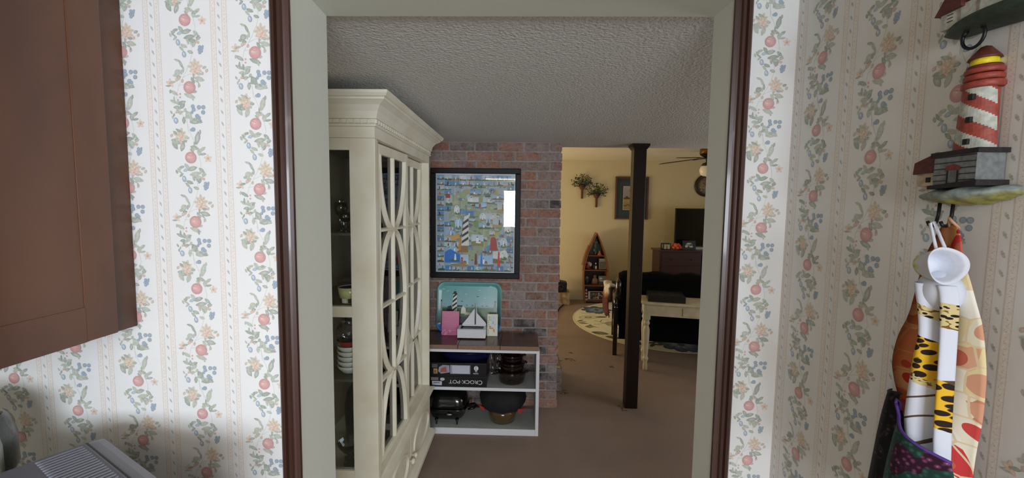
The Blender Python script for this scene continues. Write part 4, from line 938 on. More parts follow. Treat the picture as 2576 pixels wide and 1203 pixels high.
P.ell(1.165, 6.06, .13, .075, (96, 108, 84), (76, 88, 64), -22, 12, 'leaf'); P.ell(1.18, 6.06, .07, .03, (136, 144, 112), None, -22, 8, 'leaf')
P.ell(1.32, 5.86, .12, .065, (90, 106, 80), (72, 86, 60), -25, 12, 'leaf'); P.ell(1.46, 6.58, .12, .12, (176, 164, 132), (164, 152, 120), 0, 20)
P.line([(1.2, 6.74), (1.28, 6.66), (1.34, 6.60), (1.38, 6.45), (1.5, 6.3), (1.62, 6.22)], .018, OL); P.line([(1.28, 6.66), (1.33, 6.80), (1.45, 6.78)], .015, OL); P.line([(1.34, 6.60), (1.22, 6.52), (1.16, 6.54)], .014, OL)
P.line([(1.05, 7.20), (1.25, 7.16), (1.36, 7.22), (1.5, 7.12)], .014, OL)
rnd = random.Random(12)
for k in range(46):
    a = rnd.uniform(0, 360); r_ = RR * math.sqrt(rnd.uniform(0, .88)); x, y = RCX + r_ * math.cos(R(a)), RCY + r_ * math.sin(R(a))
    if x < 1.55 and 5.9 < y < 7.7: continue
    if rnd.random() < .3: bloom(x, y, rnd.uniform(.09, .2), *rnd.choice([(NB, MBl, LB), (GR, LG, (200, 196, 160)), (OL, (176, 160, 120), (206, 196, 160))]), 7)
    else: P.ell(x, y, rnd.uniform(.07, .13), rnd.uniform(.025, .05), rnd.choice([GR, OL, LG, (66, 72, 50), MBl]), None, rnd.uniform(0, 180), 10, 'leaf')
for x, y, a in ((1.80, 5.66, 20), (1.86, 5.58, -10), (1.78, 5.56, 60), (1.90, 5.68, -30)): P.ell(x, y, .09, .03, (62, 72, 48), None, a, 10, 'leaf')
single('round_rug', mb, colmat('rug_wool', .95, nvar=.1, nscale=200, bump=.4, bscale=300), 'round cream rug with blue, green and olive flowers under the black futon', 'rug', (RCX, RCY, 0.0005))

# ------------------------------------------------------------------ black futon seen from behind
T = thing('futon_sofa', 'black futon sofa seen from behind with glossy curved arms', 'sofa', (1.185, 5.195, 0), rz=R(-11))
fx0, fx1 = 1.185, 3.35
for sx, x in ((1, fx0), (-1, fx1)):
    mb = MB(); mb.box(x - .022, x + .030, 5.165, 5.225, 0, .62, bevel=.006); build('leg', mb, FUTM, T)
    mb = MB(); mb.box(x - .022, x + .030, 5.98, 6.04, 0.014, .50, bevel=.006); build('leg', mb, FUTM, T)
    mb = MB(); c_ = x + .004
    mb.tube([(c_, 5.185, .56), (c_, 5.20, .68), (c_, 5.25, .745), (c_, 5.36, .77), (c_, 5.6, .73), (c_, 5.9, .66), (c_, 6.03, .60), (c_, 6.06, .50)], [.026, .032, .036, .036, .034, .034, .030, .026], n=12); build('arm', mb, FUTM, T)
    mb = MB(); mb.tube([(c_, 5.19, .40), (c_, 5.28, .46), (c_, 5.36, .40), (c_, 5.42, .30), (c_, 5.6, .27), (c_, 5.98, .27)], .020, n=10); build('side_rail', mb, FUTM, T)
    mb = MB(); mb.tube([(c_ + .03 * sx, 5.26, .62), (c_ + .03 * sx, 5.20, .80), (c_ + .03 * sx, 5.18, .92), (c_ + .03 * sx, 5.22, .985)], [.03, .04, .04, .028], n=12); build('back_post', mb, FUTM, T)
mb = MB(); mb.box(fx0 + .05, fx1 - .05, 5.22, 5.30, .20, .44, bevel=.01); build('rear_rail', mb, FUTB, T)
# back mattress with soft top
mb = MB(smooth=True); nx, nz = 40, 14; vs = []
sec = [(5.24, .36), (5.19, .45), (5.17, .70), (5.16, .88), (5.19, .925), (5.175, .96), (5.17, 1.00), (5.20, 1.05), (5.28, 1.065), (5.36, 1.04), (5.40, .98), (5.44, .75), (5.50, .42), (5.42, .36)]
rnd = random.Random(8)
for i in range(nx + 1):
    x = fx0 + .03 + (fx1 - fx0 - .06) * i / nx; e = min(i, nx - i) / 2; sh = 1 if e > 1 else .9 + .1 * e
    for (y, z) in sec: vs.append((x, 5.33 + (y - 5.33) * sh + rnd.uniform(-.006, .006), (.7 + (z - .7) * (1 if e > 1 else .93 + .07 * e)) + (.012 * math.sin(i * .9) + rnd.uniform(-.006, .006)) * (z > .9)))
k = len(sec)
mb.add(vs, [(i * k + j, (i + 1) * k + j, (i + 1) * k + (j + 1) % k, i * k + (j + 1) % k) for i in range(nx) for j in range(k)] + [tuple(range(k)), tuple(range(nx * k, nx * k + k))[::-1]])
o = build('back_cushion', mb, FUTB, T)
mb = MB(); mb.box(fx0 + .04, fx1 - .04, 5.40, 6.05, .30, .48, bevel=.05); build('seat_cushion', mb, FUTB, T)
# throw over the futon arm
mb = MB(smooth=True); vs = []; nu, nv = 16, 10
colz = []
for i in range(nu + 1):
    t = i / nu
    if t < .5: q = t / .5; z = .42 + .38 * q; x = 1.16 - .022 * math.sin(q * 3) ; 
    else: q = (t - .5) / .5; a = q * 1.7; x = 1.195 - .048 * math.cos(a) + .10 * max(0, q - .6); z = .80 + .03 * math.sin(a * 1.5)
    for j in range(nv + 1):
        y = 5.40 + .34 * j / nv + .02 * math.sin(6 * t + j)
        vs.append((x + .012 * math.sin(j * 1.9 + 4 * t) * (1 if t < .5 else .2) - .005, y, z + .02 * math.sin(j * .8) + .006 * math.sin(j * 2.3)))
        cc = (206, 198, 182) if t > .42 else (96, 50, 38)
        if .34 < t <= .42: cc = (170, 120, 84)
        colz.append(lin(cc))
mb.add(vs, [(i * (nv + 1) + j, i * (nv + 1) + j + 1, (i + 1) * (nv + 1) + j + 1, (i + 1) * (nv + 1) + j) for i in range(nu) for j in range(nv)], colz)
o = single('throw_blanket', mb, colmat('throw_fleece', .95, nvar=.3, nscale=25, bump=.6, bscale=60, dist=.01), 'rumpled cream and rust-brown throw hanging over the left futon arm', 'blanket', (1.13, 5.6, .3))
md = o.modifiers.new('thick', 'SOLIDIFY'); md.thickness = .010

# ------------------------------------------------------------------ cream sofa table
T = thing('sofa_table', 'cream painted farmhouse table with turned legs behind the futon', 'table', (1.355, 4.66, 0), rz=R(-12), local=True)
mb = MB(); mb.box(0, 1.30, 0, .42, .775, .800, bevel=.006); build('table_top', mb, TABW, T)
mb = MB(); mb.box(.03, 1.27, .030, .050, .645, .775); mb.box(.03, 1.27, .37, .39, .645, .775); mb.box(.03, .05, .03, .39, .645, .775); mb.box(1.25, 1.27, .03, .39, .645, .775); build('apron', mb, TABW, T)
mb = MB(); mb.box(.44, .86, .020, .034, .665, .750, bevel=.003); d = build('drawer', mb, TABW, T)
mb = MB(); mb.sphere((.65, .006, .708), .012); build('knob', mb, BRASS, d)
lp = [(.018, 0), (.024, .004), (.026, .05), (.022, .10), (.030, .125), (.033, .138), (.030, .152), (.022, .162), (.027, .21), (.032, .32), (.036, .42), (.036, .48), (.026, .515), (.022, .522), (.032, .540), (.035, .555), (.030, .572), (.024, .580), (.034, .592), (.034, .60)]
for x in (.065, 1.235):
    for y in (.062, .358):
        mb = MB(); mb.lathe(lp, (x, y, 0), n=20); mb.box(x - .036, x + .036, y - .036, y + .036, .60, .774); build('leg', mb, TABW, T)
T = thing('black_case', 'flat black case lying on the cream table behind the futon', 'case', (1.355, 4.66, .8005), rz=R(-12), local=True)
mb = MB(); mb.box(.07, .47, .055, .34, .0005, .072, bevel=.004); build('body', mb, CARDW, T)
mb = MB(); mb.box(.08, .46, .065, .335, .0725, .078, bevel=.002)
for k in range(3):
    for j_ in range(2): mb.box(.12 + k * .11, .18 + k * .11, .12 + j_ * .10, .135 + j_ * .10, .078, .0795)
build('lid', mb, mat('worn_black_board', (44, 46, 46), .3, var=.3, scale=20), T)

# ------------------------------------------------------------------ boat-shaped bookcase
BY = 8.02
T = thing('boat_bookcase', 'wooden boat-shaped bookcase standing against the cream wall', 'bookcase', (1.44, 8.2, 0))
def halfw(z):   # outline half width
    t = min(max((z - .55) / .83, 0), 1); base = .205 + .045 * math.sin(min(z / .62, 1) * math.pi / 2)
    return base * (1 - t ** 1.75) if z > .55 else base
zs = [i * 1.375 / 28 for i in range(29)]
for sx in (-1, 1):
    mb = MB(); vs = []
    for z in zs:
        h = halfw(z) + .0; vs += [(1.437 + sx * h, BY, z), (1.437 + sx * max(h - .022, .0), BY, z), (1.437 + sx * max(h * .93 - .022, 0), BY + .26, z), (1.437 + sx * h * .93, BY + .26, z)]
    mb.add(vs, [(i * 4 + k, i * 4 + (k + 1) % 4, i * 4 + 4 + (k + 1) % 4, i * 4 + 4 + k) for i in range(len(zs) - 1) for k in range(4)] + [(0, 1, 2, 3)]); build('side_plank', mb, OAK, T)
mb = MB(); pts = [(1.437 - halfw(z) * .93, z) for z in zs] + [(1.437 + halfw(z) * .93, z) for z in zs[::-1]][1:]
mb.prism(pts, lambda a, b, t: (a, t, b), BY + .250, BY + .26); build('back_board', mb, DRESS, T)
mb = MB(); g = [(1.437 - halfw(z) - .012, z) for z in zs if .60 < z < 1.36]; mb.strip(g, .018, lambda a, b, t: (a, t, b), BY + .05, BY + .0); build('gunwale', mb, OAK, T)
mb = MB(); g = [(1.437 - halfw(z) - .032, z) for z in zs if .72 < z < 1.14]; mb.strip(g, .012, lambda a, b, t: (a, t, b), BY + .14, BY + .03)
build('oar', mb, OAK, T)
for z in (.045, .348, .648, .932): h = halfw(z) - .016; mb = MB(); mb.box(1.437 - h, 1.437 + h, BY + .004, BY + .25, z - .012, z + .010); build('shelf', mb, CHERRYS, T)
def drawn(name, label, cat, x, z, w_, h, y, fr, draw, tilt=-5, group=None):
    M_ = Matrix.Translation((x, y, z)) @ Matrix.Rotation(R(tilt), 4, 'X'); mb = MB(); mb.col = lin(fr); mb.box(-w_ / 2, w_ / 2, 0, .012, 0, h, M=M_)
    P = Print(mb, M_ @ Vector((0, 0, 0)), Vector((1, 0, 0)), M_.to_3x3() @ Vector((0, 0, 1)), M_.to_3x3() @ Vector((0, -1, 0)), step=.00004, base=.001); draw(P, w_ / 2, h)
    return single(name, mb, PAINTED, label, cat, (x, y, z), group)
s1, s2, s3, s4 = .0555, .3585, .6585, .9425
def dscene(P, w_, h):
    P.rect(-w_ + .004, w_ - .004, .004, h - .004, (206, 204, 190)); P.rect(-w_ + .045, w_ - .008, .008, h - .012, (52, 56, 46)); rnd = random.Random(3)
    for k in range(30): P.ell(rnd.uniform(-w_ + .06, w_ - .02), rnd.uniform(.02, h * .8), rnd.uniform(.008, .02), rnd.uniform(.008, .018), rnd.choice([(150, 140, 110), (90, 90, 96), (170, 90, 60), (196, 190, 176), (70, 84, 56), (120, 100, 84), (190, 170, 120)]), None, rnd.uniform(0, 90), 8)
    for k in range(4): P.ell(.03 + k * .004, .03 + k * .028, .016, .006, (222, 222, 216), None, 35, 8)
drawn('picture_plaque', 'wide crowded lighthouse picture on the bottom shelf of the boat bookcase', 'picture', 1.475, s1, .34, .165, BY + .10, (120, 84, 60), dscene)
mb = MB(); x, y = 1.262, BY + .06
for k in range(8): mb.col = lin((210, 206, 196) if k % 2 == 0 else (140, 46, 36)); mb.lathe([(.034 - k * .0026, s1 + k * .030), (.034 - (k + 1) * .0026, s1 + (k + 1) * .030)], (x, y, 0), n=16)
mb.col = lin((60, 30, 26)); mb.lathe([(.018, s1 + .24), (.018, s1 + .255), (.012, s1 + .258), (.012, s1 + .27), (.001, s1 + .285)], (x, y, 0), n=12)
single('lighthouse_figurine', mb, CARVED, 'red and white banded lighthouse figurine, left on the bottom shelf of the boat bookcase', 'figurine', (x, y, s1))
def blob(name, label, x, z, parts, mt=None):
    mb = MB()
    for (dx, dz, rx, rz, c_) in parts: mb.col = lin(c_); mb.sphere((x + dx, BY + .09, z + dz), rx, rx * .6, rz)
    return single(name, mb, CARVED, label, 'figurine', (x, BY + .09, z))
blob('penguin_figurine', 'dark bird figurine left of the brown figure, low in the boat bookcase', 1.275, s2, [(0, .06, .034, .06, (36, 42, 46)), (.0, .05, .020, .03, (190, 196, 200)), (0, .13, .026, .028, (120, 126, 124)), (-.025, .10, .016, .04, (50, 56, 66))])
blob('bear_figurine', 'brown seated figure between dark bird and grey ship picture in the boat bookcase', 1.43, s2, [(0, .07, .058, .07, (116, 90, 66)), (0, .155, .03, .034, (98, 82, 66)), (.012, .06, .026, .036, (160, 116, 88)), (-.035, .03, .026, .03, (92, 72, 54)), (.035, .03, .026, .03, (92, 72, 54))])
def dship(P, w_, h):
    P.rect(-w_ + .005, w_ - .005, .005, h - .005, (112, 122, 122)); P.rect(-w_ + .005, w_ - .005, .005, h * .35, (70, 74, 68)); P.poly([(-w_ + .02, h * .35), (w_ - .01, h * .25), (w_ - .02, h * .42), (-w_ + .03, h * .55)], (160, 160, 154)); P.ell(-w_ * .4, h * .68, w_ * .4, h * .10, (216, 214, 204), None, 0, 10); P.line([(-w_ * .8, h * .5), (w_ * .8, h * .4)], .006, (206, 206, 200))
drawn('ship_plaque', 'grey ship picture right of the brown seated figure in the boat bookcase', 'picture', 1.582, s2, .165, .17, BY + .10, (54, 60, 58), dship)
blob('red_figurine', 'red and cream seated figurine, left on the middle shelf of the boat bookcase', 1.300, s3, [(-.02, .05, .040, .05, (140, 62, 40)), (.01, .11, .032, .036, (196, 170, 150)), (-.03, .13, .022, .028, (150, 84, 60)), (.035, .09, .028, .04, (206, 196, 186)), (.0, .015, .05, .016, (104, 48, 30))])
blob('puffin_figurine', 'small black and white puffin, middle of the middle shelf of the boat bookcase', 1.445, s3, [(0, .035, .018, .035, (214, 210, 196)), (0, .09, .016, .02, (30, 32, 34)), (-.006, .11, .014, .018, (210, 208, 200)), (-.035, .04, .022, .04, (40, 44, 40))])
def dsam(P, w_, h): P.rect(-w_ + .01, w_ - .01, .01, h - .01, (186, 180, 152)); P.rect(-w_ + .016, w_ - .016, .016, h * .70, (106, 104, 86)); P.rect(-w_ + .016, w_ - .016, h * .74, h - .03, (130, 130, 112)); [P.ell(-w_ * .5 + k * w_ * .33, h * .84, .010, .014, (196, 196, 180), None, 0, 8) for k in range(4)]
drawn('framed_sampler', 'dark framed sampler, right on the middle shelf of the boat bookcase', 'picture', 1.575, s3, .155, .215, BY + .10, (44, 34, 26), dsam)
def dteal(P, w_, h): P.rect(-w_ + .006, w_ - .006, .006, h - .006, (62, 82, 76)); P.rect(-w_ * .2, w_ * .15, h * .5, h - .006, (120, 134, 128)); P.rect(-w_ * .3, w_ * .25, .02, h * .45, (40, 50, 50))
drawn('teal_picture', 'dark teal picture on the top shelf of the boat bookcase', 'picture', 1.437, s4, .225, .215, BY + .14, (52, 66, 60), dteal)
blob('grey_figurine', 'small grey figurine in front of the teal picture in the boat bookcase', 1.427, s4, [(0, .05, .020, .05, (100, 106, 104)), (-.03, .09, .018, .03, (128, 134, 128)), (.004, .13, .014, .02, (90, 96, 90))])
mb = MB(); mb.col = lin((178, 88, 50)); mb.lathe([(.045, s4), (.040, s4 + .010), (.026, s4 + .035), (.018, s4 + .05), (.014, s4 + .075), (.001, s4 + .09)], (1.50, BY + .06, 0), n=7, smooth=False)
single('orange_pyramid', mb, CARVED, 'small orange cone ornament on the top shelf of the boat bookcase', 'ornament', (1.50, BY + .06, s4))
mb = MB(); mb.col = lin((128, 132, 116)); mb.box(1.40, 1.475, BY + .13, BY + .20, 1.16, 1.20, bevel=.004); mb.lathe([(.034, 1.20), (.030, 1.23), (.022, 1.25), (.001, 1.27)], (1.437, BY + .165, 0), n=10)
single('stone_lantern', mb, CARVED, 'small grey-green lantern ornament in the peak of the boat bookcase', 'ornament', (1.437, BY + .165, 1.158))

# dark box on the floor right of the bookcase
T = thing('dark_cabinet', 'small dark wooden side cabinet on the floor between boat bookcase and futon', 'cabinet', (1.98, 8.18, 0))
mb = MB(); mb.box(1.80, 2.17, 8.05, 8.32, 0, .375); mb.box(1.79, 2.18, 8.04, 8.33, .375, .392); build('body', mb, DRESS, T)
mb = MB(); mb.box(1.83, 2.14, 8.042, 8.05, .04, .35, bevel=.002); d = build('door', mb, DRESS, T)
# speaker on stone block by the chimney
T = thing('black_speaker', 'small black speaker on the tan stone block beyond the chimney', 'speaker', (.78, 7.95, .235), rz=R(0))
mb = MB(); vs = [Vector(p) for p in ((.60, 7.86, .236), (.862, 7.90, .236), (.872, 8.12, .236), (.60, 8.12, .236), (.60, 7.86, .472), (.868, 7.90, .415), (.872, 8.12, .415), (.60, 8.12, .472))]
mb.add(vs, [(0, 3, 2, 1), (4, 5, 6, 7), (0, 1, 5, 4), (1, 2, 6, 5), (2, 3, 7, 6), (3, 0, 4, 7)]); o = build('housing', mb, BLACKM, T); bevelmod(o, .008)
mb = MB(); mb.lathe([(.070, .0), (.070, .006), (.05, .010), (.02, .004), (.001, .012)], (.74, 7.876, .32), axis='Y', n=20, M=Matrix.Rotation(R(180), 4, 'X')); build('cone', mb, BLACKG, T)
mb = MB(); mb.box(.40, .925, 7.84, 8.25, 0, .235, bevel=.02); single('stone_block', mb, STONE, 'tan stone hearth block on the carpet under the black speaker', 'stone block', (.66, 8.05, 0))
mb = MB(); mb.tube([(.80, 7.83, .012), (.76, 7.72, .012), (.70, 7.55, .012), (.60, 7.1, .012), (.52, 6.8, .012), (.40, 6.6, .012)], .011, n=8); single('power_cable', mb, BLACKM, 'dark cable running over the carpet from the stone block behind the chimney', 'cable', (.70, 7.3, 0))

# ------------------------------------------------------------------ dresser, television and what stands on them
T = thing('cherry_dresser', 'tall dark cherry dresser against the cream wall under the television', 'dresser', (3.25, 7.9, 0))
mb = MB(); mb.box(2.505, 4.0, 7.62, 8.04, .06, 1.075); mb.box(2.53, 3.98, 7.65, 8.03, 0, .06); build('case', mb, DRESS, T)
mb = MB(); mb.box(2.475, 4.03, 7.585, 8.06, 1.077, 1.103, bevel=.006); build('top', mb, DRESS, T)
for r_ in range(4):
    for c_ in range(2):
        x0 = 2.54 + c_ * .725; z0 = .10 + r_ * .24; mb = MB(); mb.box(x0, x0 + .705, 7.606, 7.622, z0, z0 + .228, bevel=.003); d = build('drawer', mb, DRESS, T)
        for q in (.17, .535): mb = MB(); mb.sphere((x0 + q, 7.598, z0 + .114), .014); build('knob', mb, BLACKM, d)
T = thing('television', 'large black flat television standing on the cherry dresser', 'television', (3.45, 7.93, 1.104))
mb = MB(); mb.box(2.865, 4.02, 7.90, 7.94, 1.150, 1.865, bevel=.006); build('housing', mb, BLACKM, T)
mb = MB(); mb.box(2.88, 4.005, 7.896, 7.8995, 1.170, 1.850); build('screen', mb, SCREEN, T)
mb = MB(); mb.box(3.2, 3.72, 7.83, 8.0, 1.104, 1.118, bevel=.004); mb.box(3.40, 3.52, 7.92, 7.95, 1.118, 1.18); build('stand', mb, BLACKM, T)
mb = MB(); mb.box(3.12, 3.75, 7.74, 7.80, 1.104, 1.150, bevel=.01); single('soundbar', mb, SILVER, 'pale silver bar lying in front of the television', 'soundbar', (3.43, 7.77, 1.104))
T = thing('candle_lantern', 'small dark-framed cube lantern with cream panels at the left end of the dresser top', 'lantern', (2.66, 7.74, 1.104))
mb = MB()
for x in (2.585, 2.715):
    for y in (7.68, 7.80): mb.box(x - .006, x + .006, y - .006, y + .006, 1.104, 1.215)
mb.box(2.579, 2.721, 7.674, 7.806, 1.104, 1.114); mb.box(2.579, 2.721, 7.674, 7.806, 1.207, 1.219); build('frame', mb, BLACKM, T)
mb = MB(); mb.box(2.595, 2.645, 7.682, 7.69, 1.118, 1.20); mb.box(2.66, 2.708, 7.682, 7.69, 1.118, 1.20); build('panel', mb, mat('cream_panel', (190, 176, 146), .6), T)
mb = MB(); mb.lathe([(.028, 1.115), (.028, 1.165), (.001, 1.166)], (2.655, 7.74, 0), n=14); build('candle', mb, mat('rose_candle', (170, 96, 70), .5), T)
mb = MB(); rnd = random.Random(6); mb.col = lin((206, 84, 46))
for k in range(26):
    a = rnd.uniform(0, 360); e = rnd.uniform(0, 70); d = Vector((math.cos(R(a)) * math.cos(R(e)), math.sin(R(a)) * math.cos(R(e)), math.sin(R(e)))); c0 = Vector((2.83, 7.71, 1.137)); p = c0 + d * .062
    mb.col = lin(rnd.choice([(206, 84, 46), (190, 66, 36), (222, 104, 60)])); q = d.to_track_quat('Z', 'Y').to_matrix().to_4x4()
    mb.sphere(p, .030, .030, .034, n=8, k=5, M=q)
single('orange_flowers', mb, CARVED, 'cluster of orange-red artificial flowers on the dresser beside the lantern', 'flowers', (2.83, 7.71, 1.104))
T = thing('wire_stem_ornament', 'thin wire flower sprig standing behind the cube lantern', 'ornament', (2.62, 7.88, 1.104))
mb = MB(); mb.tube([(2.62, 7.88, 1.104), (2.625, 7.88, 1.22), (2.61, 7.88, 1.30)], .0035, n=6); mb.tube([(2.625, 7.88, 1.22), (2.66, 7.88, 1.27)], .003, n=6); mb.lathe([(.03, 1.104), (.03, 1.108)], (2.62, 7.88, 0), n=12); build('wire', mb, SILVER, T)
mb = MB(); mb.sphere((2.61, 7.88, 1.305), .016, .012, .010, n=8, k=6); mb.sphere((2.665, 7.88, 1.275), .015, .012, .010, n=8, k=6); build('petal', mb, SILVER, T)
def dphoto(P, w_, h): P.rect(-w_ * .78, w_ * .78, h * .16, h * .84, (26, 28, 28)); [P.ell(x * w_, z * h, a * w_, b_ * h, c_, None, 0, 12) for x, z, a, b_, c_ in ((-.3, .5, .22, .2, (150, 156, 150)), (.2, .48, .36, .2, (110, 120, 114)), (0, .68, .4, .09, (190, 192, 184)), (-.45, .38, .2, .14, (200, 200, 190)), (.3, .34, .3, .08, (206, 206, 198)), (.25, .55, .14, .12, (60, 76, 66)))]
drawn('framed_photograph', 'black framed black-and-white photograph on the dresser in front of the television', 'picture frame', 3.075, 1.104, .235, .17, 7.72, (18, 18, 18), dphoto, -12)
mb = MB(); mb.tube([(2.92, 7.78, 1.116), (2.97, 7.76, 1.15), (3.00, 7.75, 1.115)], .007, n=8); mb.box(2.90, 2.96, 7.76, 7.82, 1.104, 1.118, bevel=.004)
single('dark_trinket', mb, BLACKM, 'small dark trinket between the orange flowers and the framed photograph', 'ornament', (2.95, 7.78, 1.104))

# ------------------------------------------------------------------ on the far wall
T = thing('framed_landscape', 'framed landscape print with dark teal mat on the far wall, partly behind the pillar', 'picture', (2.15, 8.35, 1.63))
mb = MB(); a0, a1, b0, b1 = 1.825, 2.475, 1.632, 2.472
mb.box(a0, a1, 8.325, 8.359, b0, b0 + .028); mb.box(a0, a1, 8.325, 8.359, b1 - .028, b1); mb.box(a0, a0 + .028, 8.325, 8.359, b0 + .0285, b1 - .0285); mb.box(a1 - .028, a1, 8.325, 8.359, b0 + .0285, b1 - .0285); build('frame', mb, OAK if False else mat('red_brown_frame', (96, 56, 36), .4), T)
mb = MB(); mb.box(a0 + .02, a1 - .02, 8.345, 8.355, b0 + .02, b1 - .02); mb.c = [[lin((46, 58, 56))] * 4 for _ in mb.f]
P = Print(mb, (a0, 8.345, b0), (1, 0, 0), (0, 0, 1), (0, -1, 0), step=.00005, base=.0008)
P.rect(.155, .50, .185, .655, (196, 184, 166)); P.rect(.165, .49, .195, .42, (150, 122, 76), (176, 146, 90)); P.rect(.165, .49, .42, .645, (150, 142, 140), (166, 156, 148)); P.rect(.165, .40, .40, .43, (90, 62, 40))
P.line([(.36, .44), (.32, .50), (.28, .58)], .02, (96, 84, 66)); P.ell(.23, .44, .03, .02, (84, 70, 56), None, 0, 8); [P.ell(.2 + .05 * k, .27 + .02 * (k % 2), .04, .012, (110, 78, 46), None, 0, 8) for k in range(6)]
P.line([(.10, .13), (.55, .13), (.55, .71), (.10, .71), (.10, .13)], .004, (84, 98, 90)); P.ell(.12, .77, .10, .02, (36, 50, 48), None, 0, 10, 'leaf'); P.ell(.30, .76, .09, .03, (40, 56, 52), None, 0, 10, 'leaf'); P.ell(.36, .70, .05, .05, (44, 60, 52), None, 0, 10)
build('print', mb, PAINTED, T)
for nm, x, z, lb, sd in (('a', 1.168, 2.03, 'left and higher of two wall baskets of dried greenery', 1), ('b', 1.455, 1.863, 'right and lower of two wall baskets of dried greenery', 2)):
    T = thing('wall_basket', lb + ' on the far cream wall', 'wall planter', (x, 8.35, z), group=None)
    mb = MB(); mb.lathe([(.020, z), (.024, z + .17), (.03, z + .19)], (x, 8.33, 0), n=12); build('stem_tube', mb, WICK, T)
    mb = MB(); mb.lathe([(.02, z + .17), (.05, z + .20), (.072, z + .25), (.076, z + .27), (.066, z + .27), (.04, z + .21)], (x, 8.325, 0), n=16, sy=.45); build('basket', mb, WICK, T)
    mb = MB(); rnd = random.Random(sd); c0 = Vector((x, 8.31, z + .27))
    for k in range(230):
        a = rnd.uniform(-20, 200); r_ = rnd.uniform(.05, .24) * (1 if 20 < a < 160 else .8); d = Vector((math.cos(R(a)), rnd.uniform(-.35, .05), math.sin(R(a)) * .85))
        p = c0 + d * r_; q = p + Vector((rnd.uniform(-.03, .03), rnd.uniform(-.02, .01), rnd.uniform(-.02, .03)))
        if k < 34: mb.tube([c0, c0 + d * r_ * .5 + Vector((0, 0, .01)), p], .0028, n=5)
        t = (q - p).normalized(); s_ = t.cross(Vector((0, 1, 0))).normalized() * .013
        mb.add([p, (p + q) / 2 + s_, q, (p + q) / 2 - s_ + Vector((0, .006, 0))], [(0, 1, 2), (0, 2, 3)])
    build('greenery', mb, LEAFG, T)
    mb = MB(); mb.sphere((x + .01 * sd, 8.30, z + .255), .040, .03, .032, n=10, k=8); build('dark_rosette', mb, mat('dark_bow', (40, 34, 44), .8), T)
T = thing('wall_clock', 'round wall clock with dark rim on the far wall above the television', 'clock', (3.585, 8.34, 2.315))
mb = MB(); mb.lathe([(.165, -.012), (.168, -.034), (.20, -.036), (.215, -.020), (.215, 0)], (3.585, 8.352, 2.315), axis='Y', n=48); build('rim', mb, mat('clock_rim', (48, 30, 26), .4), T)
mb = MB(); mb.lathe([(.001, -.014), (.168, -.014), (.168, -.004)], (3.585, 8.352, 2.315), axis='Y', n=48); mb.c = [[lin((150, 132, 108))] * len(f) for f in mb.f]
P = Print(mb, (3.585, 8.338, 2.315), (1, 0, 0), (0, 0, 1), (0, -1, 0), step=.0003, base=.0008)
for k in range(12): a = R(30 * k); P.line([(.125 * math.cos(a), .125 * math.sin(a)), (.150 * math.cos(a), .150 * math.sin(a))], .010, (60, 44, 36))
rnd = random.Random(4)
for k in range(16): P.ell(rnd.uniform(-.1, .1), rnd.uniform(-.1, .1), .022, .012, rnd.choice([(112, 96, 76), (100, 86, 70), (170, 150, 120)]), None, rnd.uniform(0, 180), 8)
P.line([(0, 0), (-.07, .06)], .008, (30, 24, 22)); P.line([(0, 0), (.03, .11)], .006, (30, 24, 22)); build('dial', mb, PAINTED, T)

# ------------------------------------------------------------------ ceiling fan
FX, FY = 2.74, 6.3
T = thing('ceiling_fan', 'brass ceiling fan with dark blades and a cream globe, half hidden by the right jamb', 'ceiling fan', (FX, FY, 2.79))
mb = MB(); mb.lathe([(.07, 2.789), (.075, 2.75), (.12, 2.745), (.135, 2.735), (.135, 2.665), (.12, 2.655), (.001, 2.655)], (FX, FY, 0), n=28); build('motor', mb, BRASS, T)
mb = MB(); mb.lathe([(.128, 2.654), (.09, 2.625), (.05, 2.60), (.045, 2.55), (.06, 2.53), (.001, 2.525)], (FX, FY, 0), n=24); build('hub', mb, BLACKM, T)
for k in range(5):
    a = R((188, 104, 260, 332, 35)[k]); dv = Vector((math.cos(a), math.sin(a), (-.15, .10, -.08, .05, .08)[k])).normalized(); sv = Vector((-math.sin(a), math.cos(a), 0)); up = dv.cross(sv); sv = (sv + up * .03).normalized(); up = dv.cross(sv)
    c0 = Vector((FX, FY, 2.615)); M_ = Matrix((dv, sv, up)).transposed().to_4x4(); M_.translation = c0
    mb = MB(); mb.prism([(.20, -.05), (.42, -.065), (.72, -.070), (.765, -.045), (.765, .045), (.72, .070), (.42, .065), (.20, .05)], lambda p, q, t: M_ @ Vector((p, q, t)), -.003, .003); b_ = build('blade', mb, FANW, T)
    mb = MB(); mb.prism([(.05, -.015), (.16, -.015), (.24, -.03), (.26, 0), (.24, .03), (.16, .015), (.05, .015)], lambda p, q, t: M_ @ Vector((p, q, t)), -.012, -.004); build('blade_bracket', mb, BLACKM, b_)
for k, a in enumerate((200, 320, 80)):
    gx, gy = FX + .07 * math.cos(R(a)), FY + .07 * math.sin(R(a)); mb = MB(); mb.lathe([(.03, 2.53), (.055, 2.50), (.05, 2.485)], (gx, gy, 0), n=16); f_ = build('lamp_fitter', mb, FANW, T)
    mb = MB(); mb.lathe([(.03, 2.50), (.06, 2.475), (.076, 2.435), (.076, 2.41), (.06, 2.36), (.03, 2.342), (.001, 2.338)], (gx, gy, 0), n=24); build('globe', mb, OPAL, f_)

